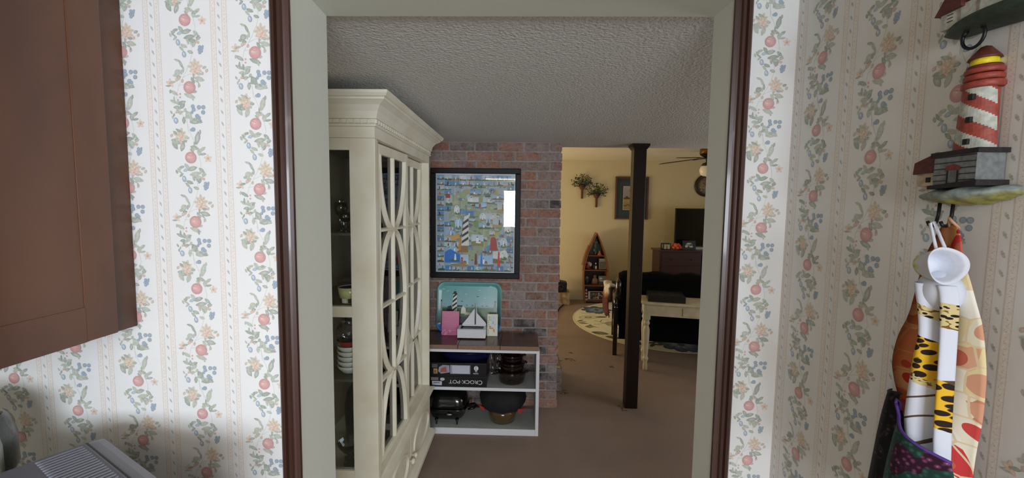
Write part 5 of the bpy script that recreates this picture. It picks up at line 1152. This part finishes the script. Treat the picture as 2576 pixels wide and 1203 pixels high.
# ================================================================== kitchen foreground
# wall cabinet top left
T = thing('wall_cabinet', 'brown wooden kitchen wall cabinet at the upper left beside the wallpaper', 'cabinet', (-1.16, .6, 1.53))
CXF = -.995
mb = MB(); mb.box(-1.559, CXF - .018, .10, 1.038, 1.535, CZ + .02); mb.box(CXF - .018, CXF, .952, 1.038, 1.53, CZ + .02, bevel=.0015); mb.box(CXF - .018, CXF, .10, .952, 1.53, 1.55); build('case', mb, CABW, T)
mb = MB(); y0, y1, z0, z1 = .30, .968, 1.533, CZ + .018; s_ = .060; x0 = CXF + .002
mb.box(x0, x0 + .017, y0 + s_, y1 - s_ - .012, z0, z0 + s_ + .02, bevel=.002); mb.box(x0, x0 + .017, y1 - s_ - .012, y1, z0 + .001, z1, bevel=.002); mb.box(x0, x0 + .017, y0, y0 + s_, z0 + .001, z1, bevel=.002)
mb.box(x0, x0 + .0150, y0 + .04, y1 - .05, z0 + .05, z1, bevel=.004)
build('door', mb, CABW, T)
# counter, oven, goose
mb = MB(); mb.box(-1.558, -.66, -1.6, 1.038, .90, .94, bevel=.006); single('worktop', mb, COUNT, 'pale kitchen worktop under the grey countertop oven', 'worktop', (-1.0, -.2, .90))
mb = MB(); mb.box(-1.558, -.70, -1.6, 1.036, 0, .898); single('base_cabinet', mb, CABW, 'brown base cabinet below the pale worktop', 'cabinet', (-1.0, -.2, 0))
T = thing('countertop_oven', 'grey plastic countertop oven with ribbed top at the lower left corner', 'oven', (-.983, .926, .941), rz=math.atan2(-.148, .273), local=True)
mb = MB(); L_, D_, H_ = .46, .38, .359
bmx = .022
mb.box(0, L_, -D_, 0, .012, H_ - .004, bevel=.016); o = build('housing', mb, GREYP, T)
mb = MB(); z = H_ - .0035
mb.box(.014, L_ - .02, -D_ + .02, -.032, z, z + .0035, bevel=.0015); mb.col = (1, 1, 1); build('lid_panel', mb, GREYD, T)
mb = MB(); mb.box(.020, L_ - .026, -D_ + .026, -.038, z + .002, z + .0065, bevel=.002); pn = build('top_panel', mb, mat('grey_top_panel', (104, 105, 116), .42), T)
for k in range(30):
    x = .035 + k * .0125; mb = MB(); mb.box(x, x + .005, -.118, -.046, z + .006, z + .0095, bevel=.0016); build('vent_rib', mb, GREYP, pn)
for x in (.03, L_ - .03):
    for y in (-.03, -D_ + .03): mb = MB(); mb.lathe([(.012, 0.0), (.012, .014)], (x, y, 0), n=12); build('foot', mb, BLACKM, T)
mb = MB(); mb.box(.02, L_ - .10, -D_ - .006, -D_, .05, H_ - .05, bevel=.003); build('front_door', mb, GREYD, T)
# ceramic goose
T = thing('ceramic_goose', 'white, black and orange painted ceramic bird at the lower left edge behind the grey oven', 'figurine', (-1.22, .83, .941))
GX, GY = -1.252, .83
mb = MB(); mb.col = lin((230, 234, 222))
mb.lathe([(.055, .942), (.070, .95), (.085, 1.03), (.10, 1.14), (.108, 1.24), (.106, 1.31), (.095, 1.355), (.07, 1.378), (.035, 1.388), (.001, 1.392)], (GX, GY, 0), n=36); build('body', mb, GLAZED, T)
mb = MB(); mb.col = lin((26, 36, 28))
mb.lathe([(.088, 1.19), (.1105, 1.245), (.1095, 1.31), (.098, 1.358), (.09, 1.366)], (GX + .004, GY, 0), n=14, a0=14, a1=66)
mb.lathe([(.096, 1.08), (.104, 1.16), (.109, 1.22)], (GX + .003, GY, 0), n=14, a0=-6, a1=56); build('dark_wing', mb, GLAZED, T)
mb = MB()
for k in range(5): mb.col = lin([(206, 110, 50), (230, 180, 110), (190, 84, 40), (226, 160, 90), (150, 60, 36)][k]); mb.prism([(-1.205 + .009 * k, 1.17 + .006 * k), (-1.135 + .004 * k, 1.252 + .004 * k), (-1.133 + .004 * k, 1.245 + .004 * k), (-1.195 + .009 * k, 1.155 + .006 * k)], lambda a, b, t: (a, t, b), GY - .03 - .004 * k, GY - .022 - .004 * k)
build('orange_tail', mb, GLAZED, T)

# ------------------------------------------------------------------ lighthouse hooks on the right wall
WX = .72
def wl(a, b, t): return (t, a, b)          # 2-d (Y, Z) outline to 3-d at X = t
WHI, RD, DRK, GRYG = (178, 182, 172), (148, 64, 52), (30, 24, 26), (92, 100, 100)
T = thing('lighthouse_wall_hook', 'red and white striped lighthouse wall hook hanging on the wallpaper at the right', 'wall hook', (.712, .655, 1.86))
def nudge(T, k):
    c = Vector((0, 0, 1.85)); l = Vector(T.location); T.location = c + (l - c) * k; T.location.x -= (k - 1) * WX; T.scale = (k, k, k)
nudge(T, 1.035)
def relief(mb, poly, x0, x1, col): mb.col = lin(col); mb.prism(poly, wl, x0, x1)
mb = MB()
# tower as a half-round relief
mb2 = MB(); z0, z1 = 1.940, 2.036; rows = 14; cols_ = 10
def trad(z): t = (z - z0) / (z1 - z0); return .0285 - .0085 * t
def tcen(z): return .6575 - .0015 * (z - z0) / (z1 - z0)
for i in range(rows * 3):
    za = z0 + (z1 - z0) * i / (rows * 3); zb = z0 + (z1 - z0) * (i + 1) / (rows * 3)
    for j in range(cols_ * 2):
        aa, ab = math.pi * j / (cols_ * 2), math.pi * (j + 1) / (cols_ * 2)
        q = [(aa, za), (ab, za), (ab, zb), (aa, zb)]; vs = []
        for a, z in q: vs.append((WX - .012 - .022 * math.sin(a), tcen(z) + trad(z) * math.cos(a), z))
        ph = ((za - z0) / .040 + (1 - (aa / math.pi)) * -1.15 + .35) % 1.0
        mb2.add(vs, [(0, 1, 2, 3)], [lin(WHI if ph < .5 else RD)] * 4, smooth=True)
mb2.col = lin(RD); mb2.prism([(.637, z0), (.678, z0), (.672, z1), (.640, z1)], wl, WX - .003, WX - .014)
build('tower', mb2, CARVED, T)
mb = MB()
for (r_, z_, h_, c_) in ((.0235, 2.034, .010, RD), (.0220, 2.045, .009, (150, 62, 50)), (.0215, 2.0555, .008, RD), (.0195, 2.0635, .004, (120, 48, 40))):
    mb.col = lin(c_); mb.lathe([(r_ * .9, z_), (r_, z_ + .002), (r_, z_ + h_ - .002), (r_ * .92, z_ + h_)], (WX - .014, .654, 0), n=20, sx=1)
build('gallery', mb, CARVED, T)
mb = MB(); mb.col = lin((226, 206, 40)); mb.lathe([(.0150, 2.067), (.0150, 2.078)], (WX - .014, .655, 0), n=16); build('lantern', mb, CARVED, T)
mb = MB(); mb.col = lin((92, 40, 34)); mb.lathe([(.0185, 2.077), (.0175, 2.080), (.006, 2.095), (.001, 2.097)], (WX - .014, .655, 0), n=16); build('lantern_roof', mb, CARVED, T)
for y_, z_ in ((.649, 2.021), (.650, 1.988), (.651, 1.956)):
    mb = MB(); mb.col = lin((24, 18, 18)); mb.box(WX - .0365, WX - .031, y_ - .0035, y_ + .0035, z_ - .0042, z_ + .0042, bevel=.001); build('window', mb, CARVED, T)
mb = MB(); mb.col = lin((112, 116, 116)); mb.box(WX - .044, WX - .004, .624, .686, 1.893, 1.938)
P = Print(mb, (WX - .044, .686, 1.893), (0, -1, 0), (0, 0, 1), (-1, 0, 0), step=.0001, base=.0004)
for k in range(5): P.line([(0, .006 + .009 * k), (.062, .006 + .009 * k)], .0014, (40, 40, 42))
P.rect(.021, .024, 0, .022, (22, 18, 20)); P.rect(.036, .039, 0, .022, (22, 18, 20)); P.rect(.024, .036, 0, .022, (96, 100, 102)); P.poly([(.018, .021), (.042, .021), (.040, .027), (.030, .031), (.020, .027)], (112, 50, 44))
build('stone_house', mb, CARVED, T)
mb = MB(); relief(mb, [(.620, 1.937), (.690, 1.936), (.690, 1.943), (.620, 1.944)], WX - .047, WX - .002, DRK); build('upper_ledge', mb, CARVED, T); mb = MB(); relief(mb, [(.618, 1.8895), (.690, 1.8865), (.690, 1.892), (.618, 1.898)], WX - .049, WX - .002, DRK); build('lower_ledge', mb, CARVED, T)
mb = MB(); relief(mb, [(.688, 1.893), (.728, 1.893), (.728, 1.914), (.688, 1.914)], WX - .030, WX - .003, (190, 176, 150)); relief(mb, [(.705, 1.899), (.712, 1.899), (.712, 1.907), (.705, 1.907)], WX - .0315, WX - .028, (30, 26, 26)); build('side_house', mb, CARVED, T)
mb = MB(); relief(mb, [(.686, 1.915), (.733, 1.913), (.731, 1.932), (.700, 1.943), (.686, 1.944)], WX - .034, WX - .003, (92, 44, 36)); build('side_roof', mb, CARVED, T)
mb = MB(smooth=True); n_ = 26; vs = []; cc = []
for i in range(n_ + 1):
    y = .597 + .135 * i / n_; top = 1.896 - .010 * (i / n_) + .002 * math.sin(i * .8); bot = 1.862 + .005 * abs(math.cos(i / n_ * math.pi)) ** 3 + .0015 * math.sin(i * 1.3); e = math.sin(math.pi * min(max(i / n_, .02), .98)) ** .4
    for j in range(9):
        a = math.pi * j / 8; vs.append((WX - .003 - .050 * e * math.sin(a), y, (top + bot) / 2 + (top - bot) / 2 * math.cos(a) * e)); cc.append(lin((130, 142, 138) if j < 5 else (132, 138, 112) if j < 6 else (150, 146, 76)))
mb.add(vs, [(i * 9 + j, (i + 1) * 9 + j, (i + 1) * 9 + j + 1, i * 9 + j + 1) for i in range(n_) for j in range(8)] + [tuple(range(9)), tuple(range(n_ * 9, n_ * 9 + 9))[::-1]], cc); build('rock_base', mb, CARVED, T)
for y_ in (.690, .669):
    mb = MB(); mb.tube([(WX - .026, y_, 1.866), (WX - .027, y_, 1.846), (WX - .031, y_ - .002, 1.836), (WX - .038, y_ - .006, 1.828), (WX - .046, y_ - .006, 1.830), (WX - .048, y_ - .005, 1.836)], .0024, n=8); build('hook', mb, IRON, T)
# upper hook above it
T = thing('lighthouse_key_rack', 'green-based cottage wall hook at the upper right corner with a black iron ring', 'wall hook', (.70, .62, 2.11)); nudge(T, 1.05)
mb = MB(smooth=True); n_ = 20; vs = []; cc = []
for i in range(n_ + 1):
    t = i / n_; y = .694 - .150 * t; zc_ = 2.125 + .006 * t + .002 * math.sin(t * 6); h_ = .009 + .010 * t; e = math.sin(math.pi * min(max(t, .03), .97)) ** .28
    for j in range(9): a = math.pi * j / 8; vs.append((WX - .003 - .052 * e * math.sin(a), y, zc_ + h_ * math.cos(a) * e + (.004 if j < 2 else 0))); cc.append(lin((70, 86, 62) if j < 3 else (44, 58, 46)))
mb.add(vs, [(i * 9 + j, i * 9 + j + 1, (i + 1) * 9 + j + 1, (i + 1) * 9 + j) for i in range(n_) for j in range(8)] + [tuple(range(9))[::-1], tuple(range(n_ * 9, n_ * 9 + 9))], cc); build('green_base', mb, CARVED, T)
mb = MB(); mb.col = lin((188, 190, 184)); mb.box(WX - .040, WX - .003, .600, .690, 2.130, 2.158)
P = Print(mb, (WX - .040, .690, 2.130), (0, -1, 0), (0, 0, 1), (-1, 0, 0), step=.0001, base=.0004)
for k in range(3): P.line([(.010, .010 + .005 * k), (.019, .010 + .005 * k)], .0013, (60, 70, 50))
P.rect(.026, .030, .002, .024, (150, 140, 130)); P.rect(.052, .056, .002, .024, (150, 140, 130)); build('cottage', mb, CARVED, T)
mb = MB(); relief(mb, [(.695, 2.153), (.655, 2.154), (.656, 2.178), (.678, 2.178)], WX - .046, WX - .003, (88, 40, 34)); build('roof', mb, CARVED, T)
mb = MB(); mb.col = lin((186, 190, 186)); mb.lathe([(.026, 2.158), (.020, 2.26)], (WX - .020, .622, 0), n=20); build('tower', mb, CARVED, T)
mb = MB(); mb.tube([(WX - .030, .649 + .0155 * math.cos(R(a)), 2.108 + .017 * math.sin(R(a))) for a in range(0, 360, 18)], .0023, n=8, close=True); mb.tube([(WX - .028, .661, 2.120), (WX - .030, .664, 2.112)], .003, n=8); mb.tube([(WX - .028, .640, 2.122), (WX - .030, .636, 2.116)], .003, n=8); build('iron_ring', mb, IRON, T)

# ------------------------------------------------------------------ hanging cloths
def interp(pts, t):
    n = len(pts) - 1; f_ = t * n; i = min(int(f_), n - 1); u = f_ - i; a, b_ = pts[i], pts[i + 1]; return (a[0] + (b_[0] - a[0]) * u, a[1] + (b_[1] - a[1]) * u)
def sm(pts, n=4):
    for _ in range(n - 3):
        q = [pts[0]]
        for a, b_ in zip(pts, pts[1:]): q += [(.75 * a[0] + .25 * b_[0], .75 * a[1] + .25 * b_[1]), (.25 * a[0] + .75 * b_[0], .25 * a[1] + .75 * b_[1])]
        pts = q + [pts[-1]]
    return pts
def drape(name, L_, R_, xf, mt, nu=40, nv=24, th=.002, parent=None):
    """cloth between a left and a right edge, both (Y, Z) lists from top to bottom; xf(u, t) gives the distance from the wall"""
    L_, R_ = sm(L_), sm(R_); vs = []; uv = []
    for i in range(nu + 1):
        t = i / nu; a, b_ = interp(L_, t), interp(R_, t)
        for j in range(nv + 1):
            u = j / nv; y = a[0] + (b_[0] - a[0]) * u; z = a[1] + (b_[1] - a[1]) * u; vs.append(Vector((WX - xf(u, t), y, z))); uv.append(((a[0] - y), z))
    me = bpy.data.meshes.new(name); off = OFF[parent.name] if parent else Vector((0, 0, 0))
    k = nv + 1; fs = [(i * k + j, (i + 1) * k + j, (i + 1) * k + j + 1, i * k + j + 1) for i in range(nu) for j in range(nv)]
    me.from_pydata([tuple(v - off) for v in vs], [], fs); ul = me.uv_layers.new(name='UVMap')
    for p in me.polygons:
        p.use_smooth = True
        for li in p.loop_indices: ul.data[li].uv = uv[me.loops[li].vertex_index]
    me.materials.append(mt); o = bpy.data.objects.new(name, me); COL.objects.link(o)
    if parent: o.parent = parent
    md = o.modifiers.new('thick', 'SOLIDIFY'); md.thickness = th; md.offset = 0; OFF[o.name] = off; return o
def uvnodes(name, rough=.85):
    mt, nt, b = newmat(name); b.inputs['Roughness'].default_value = rough; b.inputs['Specular IOR Level'].default_value = .2
    uv = nt.nodes.new('ShaderNodeUVMap'); return mt, nt, b, uv
def ramp(nt, fac, stops, interp='CONSTANT'):
    r = nt.nodes.new('ShaderNodeValToRGB'); r.color_ramp.interpolation = interp; nt.links.new(fac, r.inputs[0])
    el = r.color_ramp.elements
    while len(el) < len(stops): el.new(.5)
    for e, (p, c) in zip(el, stops): e.position = p; e.color = (*lin(c), 1)
    return r.outputs[0]
def vor(nt, vec, scale, feat='F1', out=0, rnd_=1):
    v = nt.nodes.new('ShaderNodeTexVoronoi'); v.feature = feat; v.inputs['Scale'].default_value = scale; v.inputs['Randomness'].default_value = rnd_; nt.links.new(vec, v.inputs['Vector']); return v
def bandmat(name, bands, slant=0):
    """bands: (z_low, z_high, 'gir'|'leo')"""
    mt, nt, b, uv = uvnodes(name); L = nt.links
    g = vor(nt, uv.outputs[0], 98, rnd_=.8); gir = ramp(nt, g.outputs[0], [(0, (44, 32, 28)), (.47, (150, 110, 40)), (.50, (226, 180, 50))])
    l_ = vor(nt, uv.outputs[0], 170); leo = ramp(nt, l_.outputs[0], [(0, (34, 26, 22)), (.36, (206, 190, 136)), (.72, (120, 92, 44))])
    sp = nt.nodes.new('ShaderNodeSeparateXYZ'); L.new(uv.outputs[0], sp.inputs[0])
    n = nt.nodes.new('ShaderNodeTexNoise'); n.inputs['Scale'].default_value = 45; L.new(uv.outputs[0], n.inputs['Vector'])
    def M_(op, a, c):
        m_ = nt.nodes.new('ShaderNodeMath'); m_.operation = op
        for i, q in enumerate((a, c)):
            if isinstance(q, (int, float)): m_.inputs[i].default_value = q
            else: L.new(q, m_.inputs[i])
        return m_.outputs[0]
    zz_ = M_('ADD', M_('ADD', sp.outputs[1], M_('MULTIPLY', sp.outputs[0], slant)), M_('MULTIPLY', M_('SUBTRACT', n.outputs[0], .5), .012))
    wv = nt.nodes.new('ShaderNodeTexWave'); wv.inputs['Scale'].default_value = 9; wv.inputs['Distortion'].default_value = 5; wv.inputs['Detail'].default_value = 2; mp = nt.nodes.new('ShaderNodeMapping'); mp.inputs['Rotation'].default_value = (0, 0, R(62)); L.new(uv.outputs[0], mp.inputs[0]); L.new(mp.outputs[0], wv.inputs['Vector'])
    cur = ramp(nt, wv.outputs[0], [(0, (212, 217, 230)), (.975, (90, 70, 56))])
    for lo, hi, kd in bands:
        a = M_('GREATER_THAN', zz_, lo); c = M_('LESS_THAN', zz_, hi); f_ = M_('MULTIPLY', a, c)
        mx = nt.nodes.new('ShaderNodeMix'); mx.data_type = 'RGBA'; L.new(f_, mx.inputs[0]); L.new(cur, mx.inputs[6]) if not isinstance(cur, tuple) else None
        if kd == 'wht': mx.inputs[7].default_value = (*lin((212, 217, 230)), 1)
        else: L.new({'gir': gir, 'leo': leo}[kd], mx.inputs[7])
        cur = mx.outputs[2]
    L.new(cur, b.inputs['Base Color']); return mt
def winemat():
    mt, nt, b, uv = uvnodes('wine_print'); L = nt.links
    v = vor(nt, uv.outputs[0], 24, 'F1', rnd_=.6); v.distance = 'CHEBYCHEV'
    sp = nt.nodes.new('ShaderNodeSeparateColor'); L.new(v.outputs['Color'], sp.inputs[0])
    cells = ramp(nt, sp.outputs[0], [(0, (232, 224, 200)), (.22, (206, 140, 110)), (.34, (232, 216, 166)), (.46, (206, 66, 68)), (.56, (170, 136, 126)), (.66, (238, 234, 220)), (.84, (222, 172, 140)), (.95, (236, 228, 206))])
    v2 = vor(nt, uv.outputs[0], 24, 'F1', rnd_=.6); sp2 = nt.nodes.new('ShaderNodeSeparateColor'); L.new(v2.outputs['Color'], sp2.inputs[0])
    shp = ramp(nt, sp2.outputs[1], [(0, (196, 104, 84)), (.25, (216, 160, 130)), (.5, (238, 230, 210)), (.72, (206, 74, 70)), (.86, (104, 66, 84))])
    dm = ramp(nt, v2.outputs[0], [(0, (255, 255, 255)), (.42, (0, 0, 0))])
    mx = nt.nodes.new('ShaderNodeMix'); mx.data_type = 'RGBA'; L.new(dm, mx.inputs[0]); L.new(cells, mx.inputs[6]); L.new(shp, mx.inputs[7])
    e = vor(nt, uv.outputs[0], 24, 'DISTANCE_TO_EDGE', rnd_=.6); em = ramp(nt, e.outputs[0], [(0, (255, 255, 255)), (.03, (0, 0, 0))])
    m2 = nt.nodes.new('ShaderNodeMix'); m2.data_type = 'RGBA'; L.new(em, m2.inputs[0]); L.new(mx.outputs[2], m2.inputs[6]); m2.inputs[7].default_value = (*lin((228, 206, 170)), 1)
    sx = nt.nodes.new('ShaderNodeSeparateXYZ'); L.new(uv.outputs[0], sx.inputs[0])
    edge = ramp(nt, sx.outputs[0], [(0, (150, 96, 60)), (.030, (196, 150, 110)), (.045, (255, 255, 255))], 'EASE')  # browner left side: darker print there, with some shade painted in
    m3 = nt.nodes.new('ShaderNodeMix'); m3.data_type = 'RGBA'; m3.blend_type = 'MULTIPLY'; m3.inputs[0].default_value = 1; L.new(m2.outputs[2], m3.inputs[6]); L.new(edge, m3.inputs[7])
    L.new(m3.outputs[2], b.inputs['Base Color']); return mt
def grapemat(name, dark=False):
    mt, nt, b, uv = uvnodes(name, .7); L = nt.links
    v = vor(nt, uv.outputs[0], 150 if not dark else 130)
    n = nt.nodes.new('ShaderNodeTexNoise'); n.inputs['Scale'].default_value = 22; n.inputs['Detail'].default_value = 1; L.new(uv.outputs[0], n.inputs['Vector'])
    if dark: gr = ramp(nt, v.outputs[0], [(0, (120, 98, 106)), (.20, (54, 42, 50)), (.6, (20, 18, 20))], 'EASE'); lf = ramp(nt, v.outputs[0], [(0, (26, 26, 26)), (.5, (15, 16, 15))], 'EASE')
    else: gr = ramp(nt, v.outputs[0], [(0, (206, 160, 190)), (.15, (126, 66, 104)), (.55, (52, 26, 44))], 'EASE'); lf = ramp(nt, v.outputs[0], [(0, (60, 104, 92)), (.6, (34, 62, 56))], 'EASE')
    f_ = ramp(nt, n.outputs[0], [(0, (0, 0, 0)), (.50, (255, 255, 255))])
    mx = nt.nodes.new('ShaderNodeMix'); mx.data_type = 'RGBA'; L.new(f_, mx.inputs[0]); L.new(lf, mx.inputs[6]); L.new(gr, mx.inputs[7])
    L.new(mx.outputs[2], b.inputs['Base Color']); return mt
sin = math.sin
APR = thing('wine_print_apron', 'apron printed with wine glasses in rust, red and cream, hanging behind the white towel', 'apron', (.69, .68, 1.45)); nudge(APR, 1.012)
drape('cloth', [(.684, 1.831), (.694, 1.812), (.708, 1.78), (.718, 1.732), (.728, 1.671), (.742, 1.64), (.748, 1.615), (.752, 1.58), (.742, 1.545), (.720, 1.50), (.700, 1.44), (.69, 1.36)],
      [(.664, 1.833), (.655, 1.813), (.650, 1.778), (.640, 1.753), (.628, 1.715), (.618, 1.683), (.614, 1.649), (.611, 1.615), (.612, 1.575), (.614, 1.54), (.620, 1.50), (.624, 1.44), (.626, 1.36)],
      lambda u, t: .030 + .012 * sin(u * 9 + 2 * t) * t + .01 * (1 - t), winemat(), parent=APR)
mb = MB(); mb.tube([(WX - .036, .676, 1.824), (WX - .044, .671, 1.836), (WX - .047, .668, 1.842), (WX - .046, .664, 1.836), (WX - .036, .662, 1.826)], .0020, n=8); build('neck_strap', mb, mat('apron_strap', (196, 150, 120), .8), APR)
TW = thing('safari_print_towel', 'white hanging towel with leopard and giraffe print bands, folded into two rolls', 'towel', (.64, .64, 1.49)); nudge(TW, 1.042)
drape('cloth', [(.672, 1.742), (.670, 1.730), (.660, 1.700), (.652, 1.665), (.662, 1.634), (.665, 1.601), (.670, 1.558), (.673, 1.52), (.662, 1.490), (.64, 1.478)],
      [(.630, 1.742), (.627, 1.730), (.624, 1.705), (.622, 1.665), (.621, 1.634), (.622, 1.601), (.622, 1.558), (.621, 1.52), (.620, 1.490), (.619, 1.470)],
      lambda u, t: .050 + .034 * sin(math.pi * min(max(u, 0), 1)), bandmat('safari_left', [(1.705, 1.722, 'leo'), (1.722, 2, 'wht'), (1.640, 1.673, 'gir'), (1.615, 1.640, 'gir'), (1.603, 1.615, 'leo'), (1.673, 1.705, 'wht')], .55), parent=TW)
drape('cloth', [(.634, 1.742), (.629, 1.730), (.624, 1.705), (.620, 1.665), (.619, 1.634), (.618, 1.601), (.618, 1.558), (.617, 1.52), (.616, 1.490), (.615, 1.468)],
      [(.612, 1.744), (.608, 1.732), (.606, 1.705), (.605, 1.665), (.604, 1.634), (.603, 1.601), (.602, 1.558), (.600, 1.52), (.598, 1.490), (.597, 1.460)],
      lambda u, t: .062 + .016 * sin(math.pi * u), bandmat('safari_right', [(1.685, 1.722, 'leo'), (1.722, 2, 'wht'), (1.61, 1.685, 'wht'), (1.535, 1.605, 'gir'), (1.40, 1.535, 'wht')], .35), parent=TW)
# gathered hood of white cloth
mb = MB(smooth=True); C0 = Vector((WX - .075, .636, 1.771)); ax = Vector((-.10, -.98, .12)).normalized(); q_ = ax.to_track_quat('Z', 'Y').to_matrix()
prof = [(.003, -.044), (.010, -.040), (.019, -.030), (.027, -.012), (.0325, .006), (.036, .022), (.041, .032), (.040, .034), (.034, .026), (.029, .010), (.024, -.008), (.014, -.020), (.001, -.024)]
prof = [(a * .66, b_ * .72) for a, b_ in prof]
vs = []; cc = []; n_ = 48
for ri, (r_, h_) in enumerate(prof):
    for i in range(n_):
        a = 2 * math.pi * i / n_; rr_ = r_ * (1 + .06 * math.sin(3 * a + 1) + .03 * math.sin(7 * a) * (r_ > .03)); p = q_ @ Vector((rr_ * math.cos(a), rr_ * math.sin(a), h_ + .006 * math.sin(2 * a + .6) * (r_ > .03)))
        vs.append(C0 + p); st = (i % 6) < 3
        cc.append(lin((150, 166, 30) if (ri < 2) else ((176, 188, 70) if st else (214, 216, 140)) if (ri == 2) else ((206, 210, 140) if st and ri == 3 else (212, 216, 226))))
mb.add(vs, [(j * n_ + i, j * n_ + (i + 1) % n_, (j + 1) * n_ + (i + 1) % n_, (j + 1) * n_ + i) for j in range(len(prof) - 1) for i in range(n_)], cc)
build('gathered_hood', mb, colmat('white_terry', .9, nvar=.03, bump=.3, bscale=120), TW)
mb = MB(); mb.tube([(WX - .060, .648, 1.790), (WX - .054, .662, 1.812), (WX - .051, .672, 1.832), (WX - .047, .670, 1.835), (WX - .050, .655, 1.812), (WX - .058, .636, 1.792)], .0022, n=8); build('hanging_loop', mb, WHITEC, TW)
mb = MB(smooth=True); mb.sphere((WX - .058, .640, 1.731), .024, .030, .032, n=28, k=16); build('cloth_fold', mb, WHITEC, TW)
GT = thing('grape_print_mitt', 'purple and green grape-print oven mitt with violet trim hanging below the white towel', 'oven mitt', (.63, .62, 1.36)); nudge(GT, 1.055)
gm = grapemat('grape_print')
drape('mitt_front', [(.650, 1.530), (.655, 1.505), (.661, 1.47), (.667, 1.43), (.671, 1.38), (.673, 1.30)], [(.566, 1.505), (.560, 1.485), (.557, 1.45), (.556, 1.41), (.556, 1.37), (.556, 1.30)],
      lambda u, t: .084 + .024 * sin(math.pi * u) + .003 * sin(7 * u), gm, parent=GT)
mb = MB(); tp = [(WX - (.085 + .024 * sin(math.pi * u)), .650 + (.566 - .650) * u, 1.530 + (1.505 - 1.530) * u) for u in [i / 16 for i in range(17)]]
mb.tube([(WX - .082, .660, 1.545), (WX - .083, .656, 1.540)] + tp, .0022, n=8); build('violet_trim', mb, mat('violet_piping', (84, 52, 140), .7), GT)
mb = MB(); mb.tube([(WX - .082, .660, 1.545), (WX - .078, .664, 1.550), (WX - .074, .660, 1.546), (WX - .078, .656, 1.536)], .0022, n=8); build('hanging_loop', mb, mat('violet_piping_loop', (84, 52, 140), .7), GT)
BM = thing('dark_print_mitt', 'near-black berry-print oven mitt against the wallpaper left of the white towel', 'oven mitt', (.70, .73, 1.35)); nudge(BM, 1.045)
dm_ = grapemat('dark_grape_print', True)
drape('cloth', [(.752, 1.530), (.762, 1.50), (.770, 1.46), (.778, 1.40), (.784, 1.35), (.790, 1.30)], [(.684, 1.548), (.682, 1.50), (.682, 1.46), (.682, 1.40), (.684, 1.35), (.690, 1.30)], lambda u, t: .014 + .030 * sin(math.pi * u), dm_, parent=BM)
mb = MB(); tp = [(WX - (.014 + .030 * sin(math.pi * u)), .752 + (.684 - .752) * u, 1.524 + .018 * u + .006 * sin(math.pi * u)) for u in [i / 10 for i in range(11)]]; mb.tube(tp, .0022, n=8); build('edge_binding', mb, BLACKM, BM)
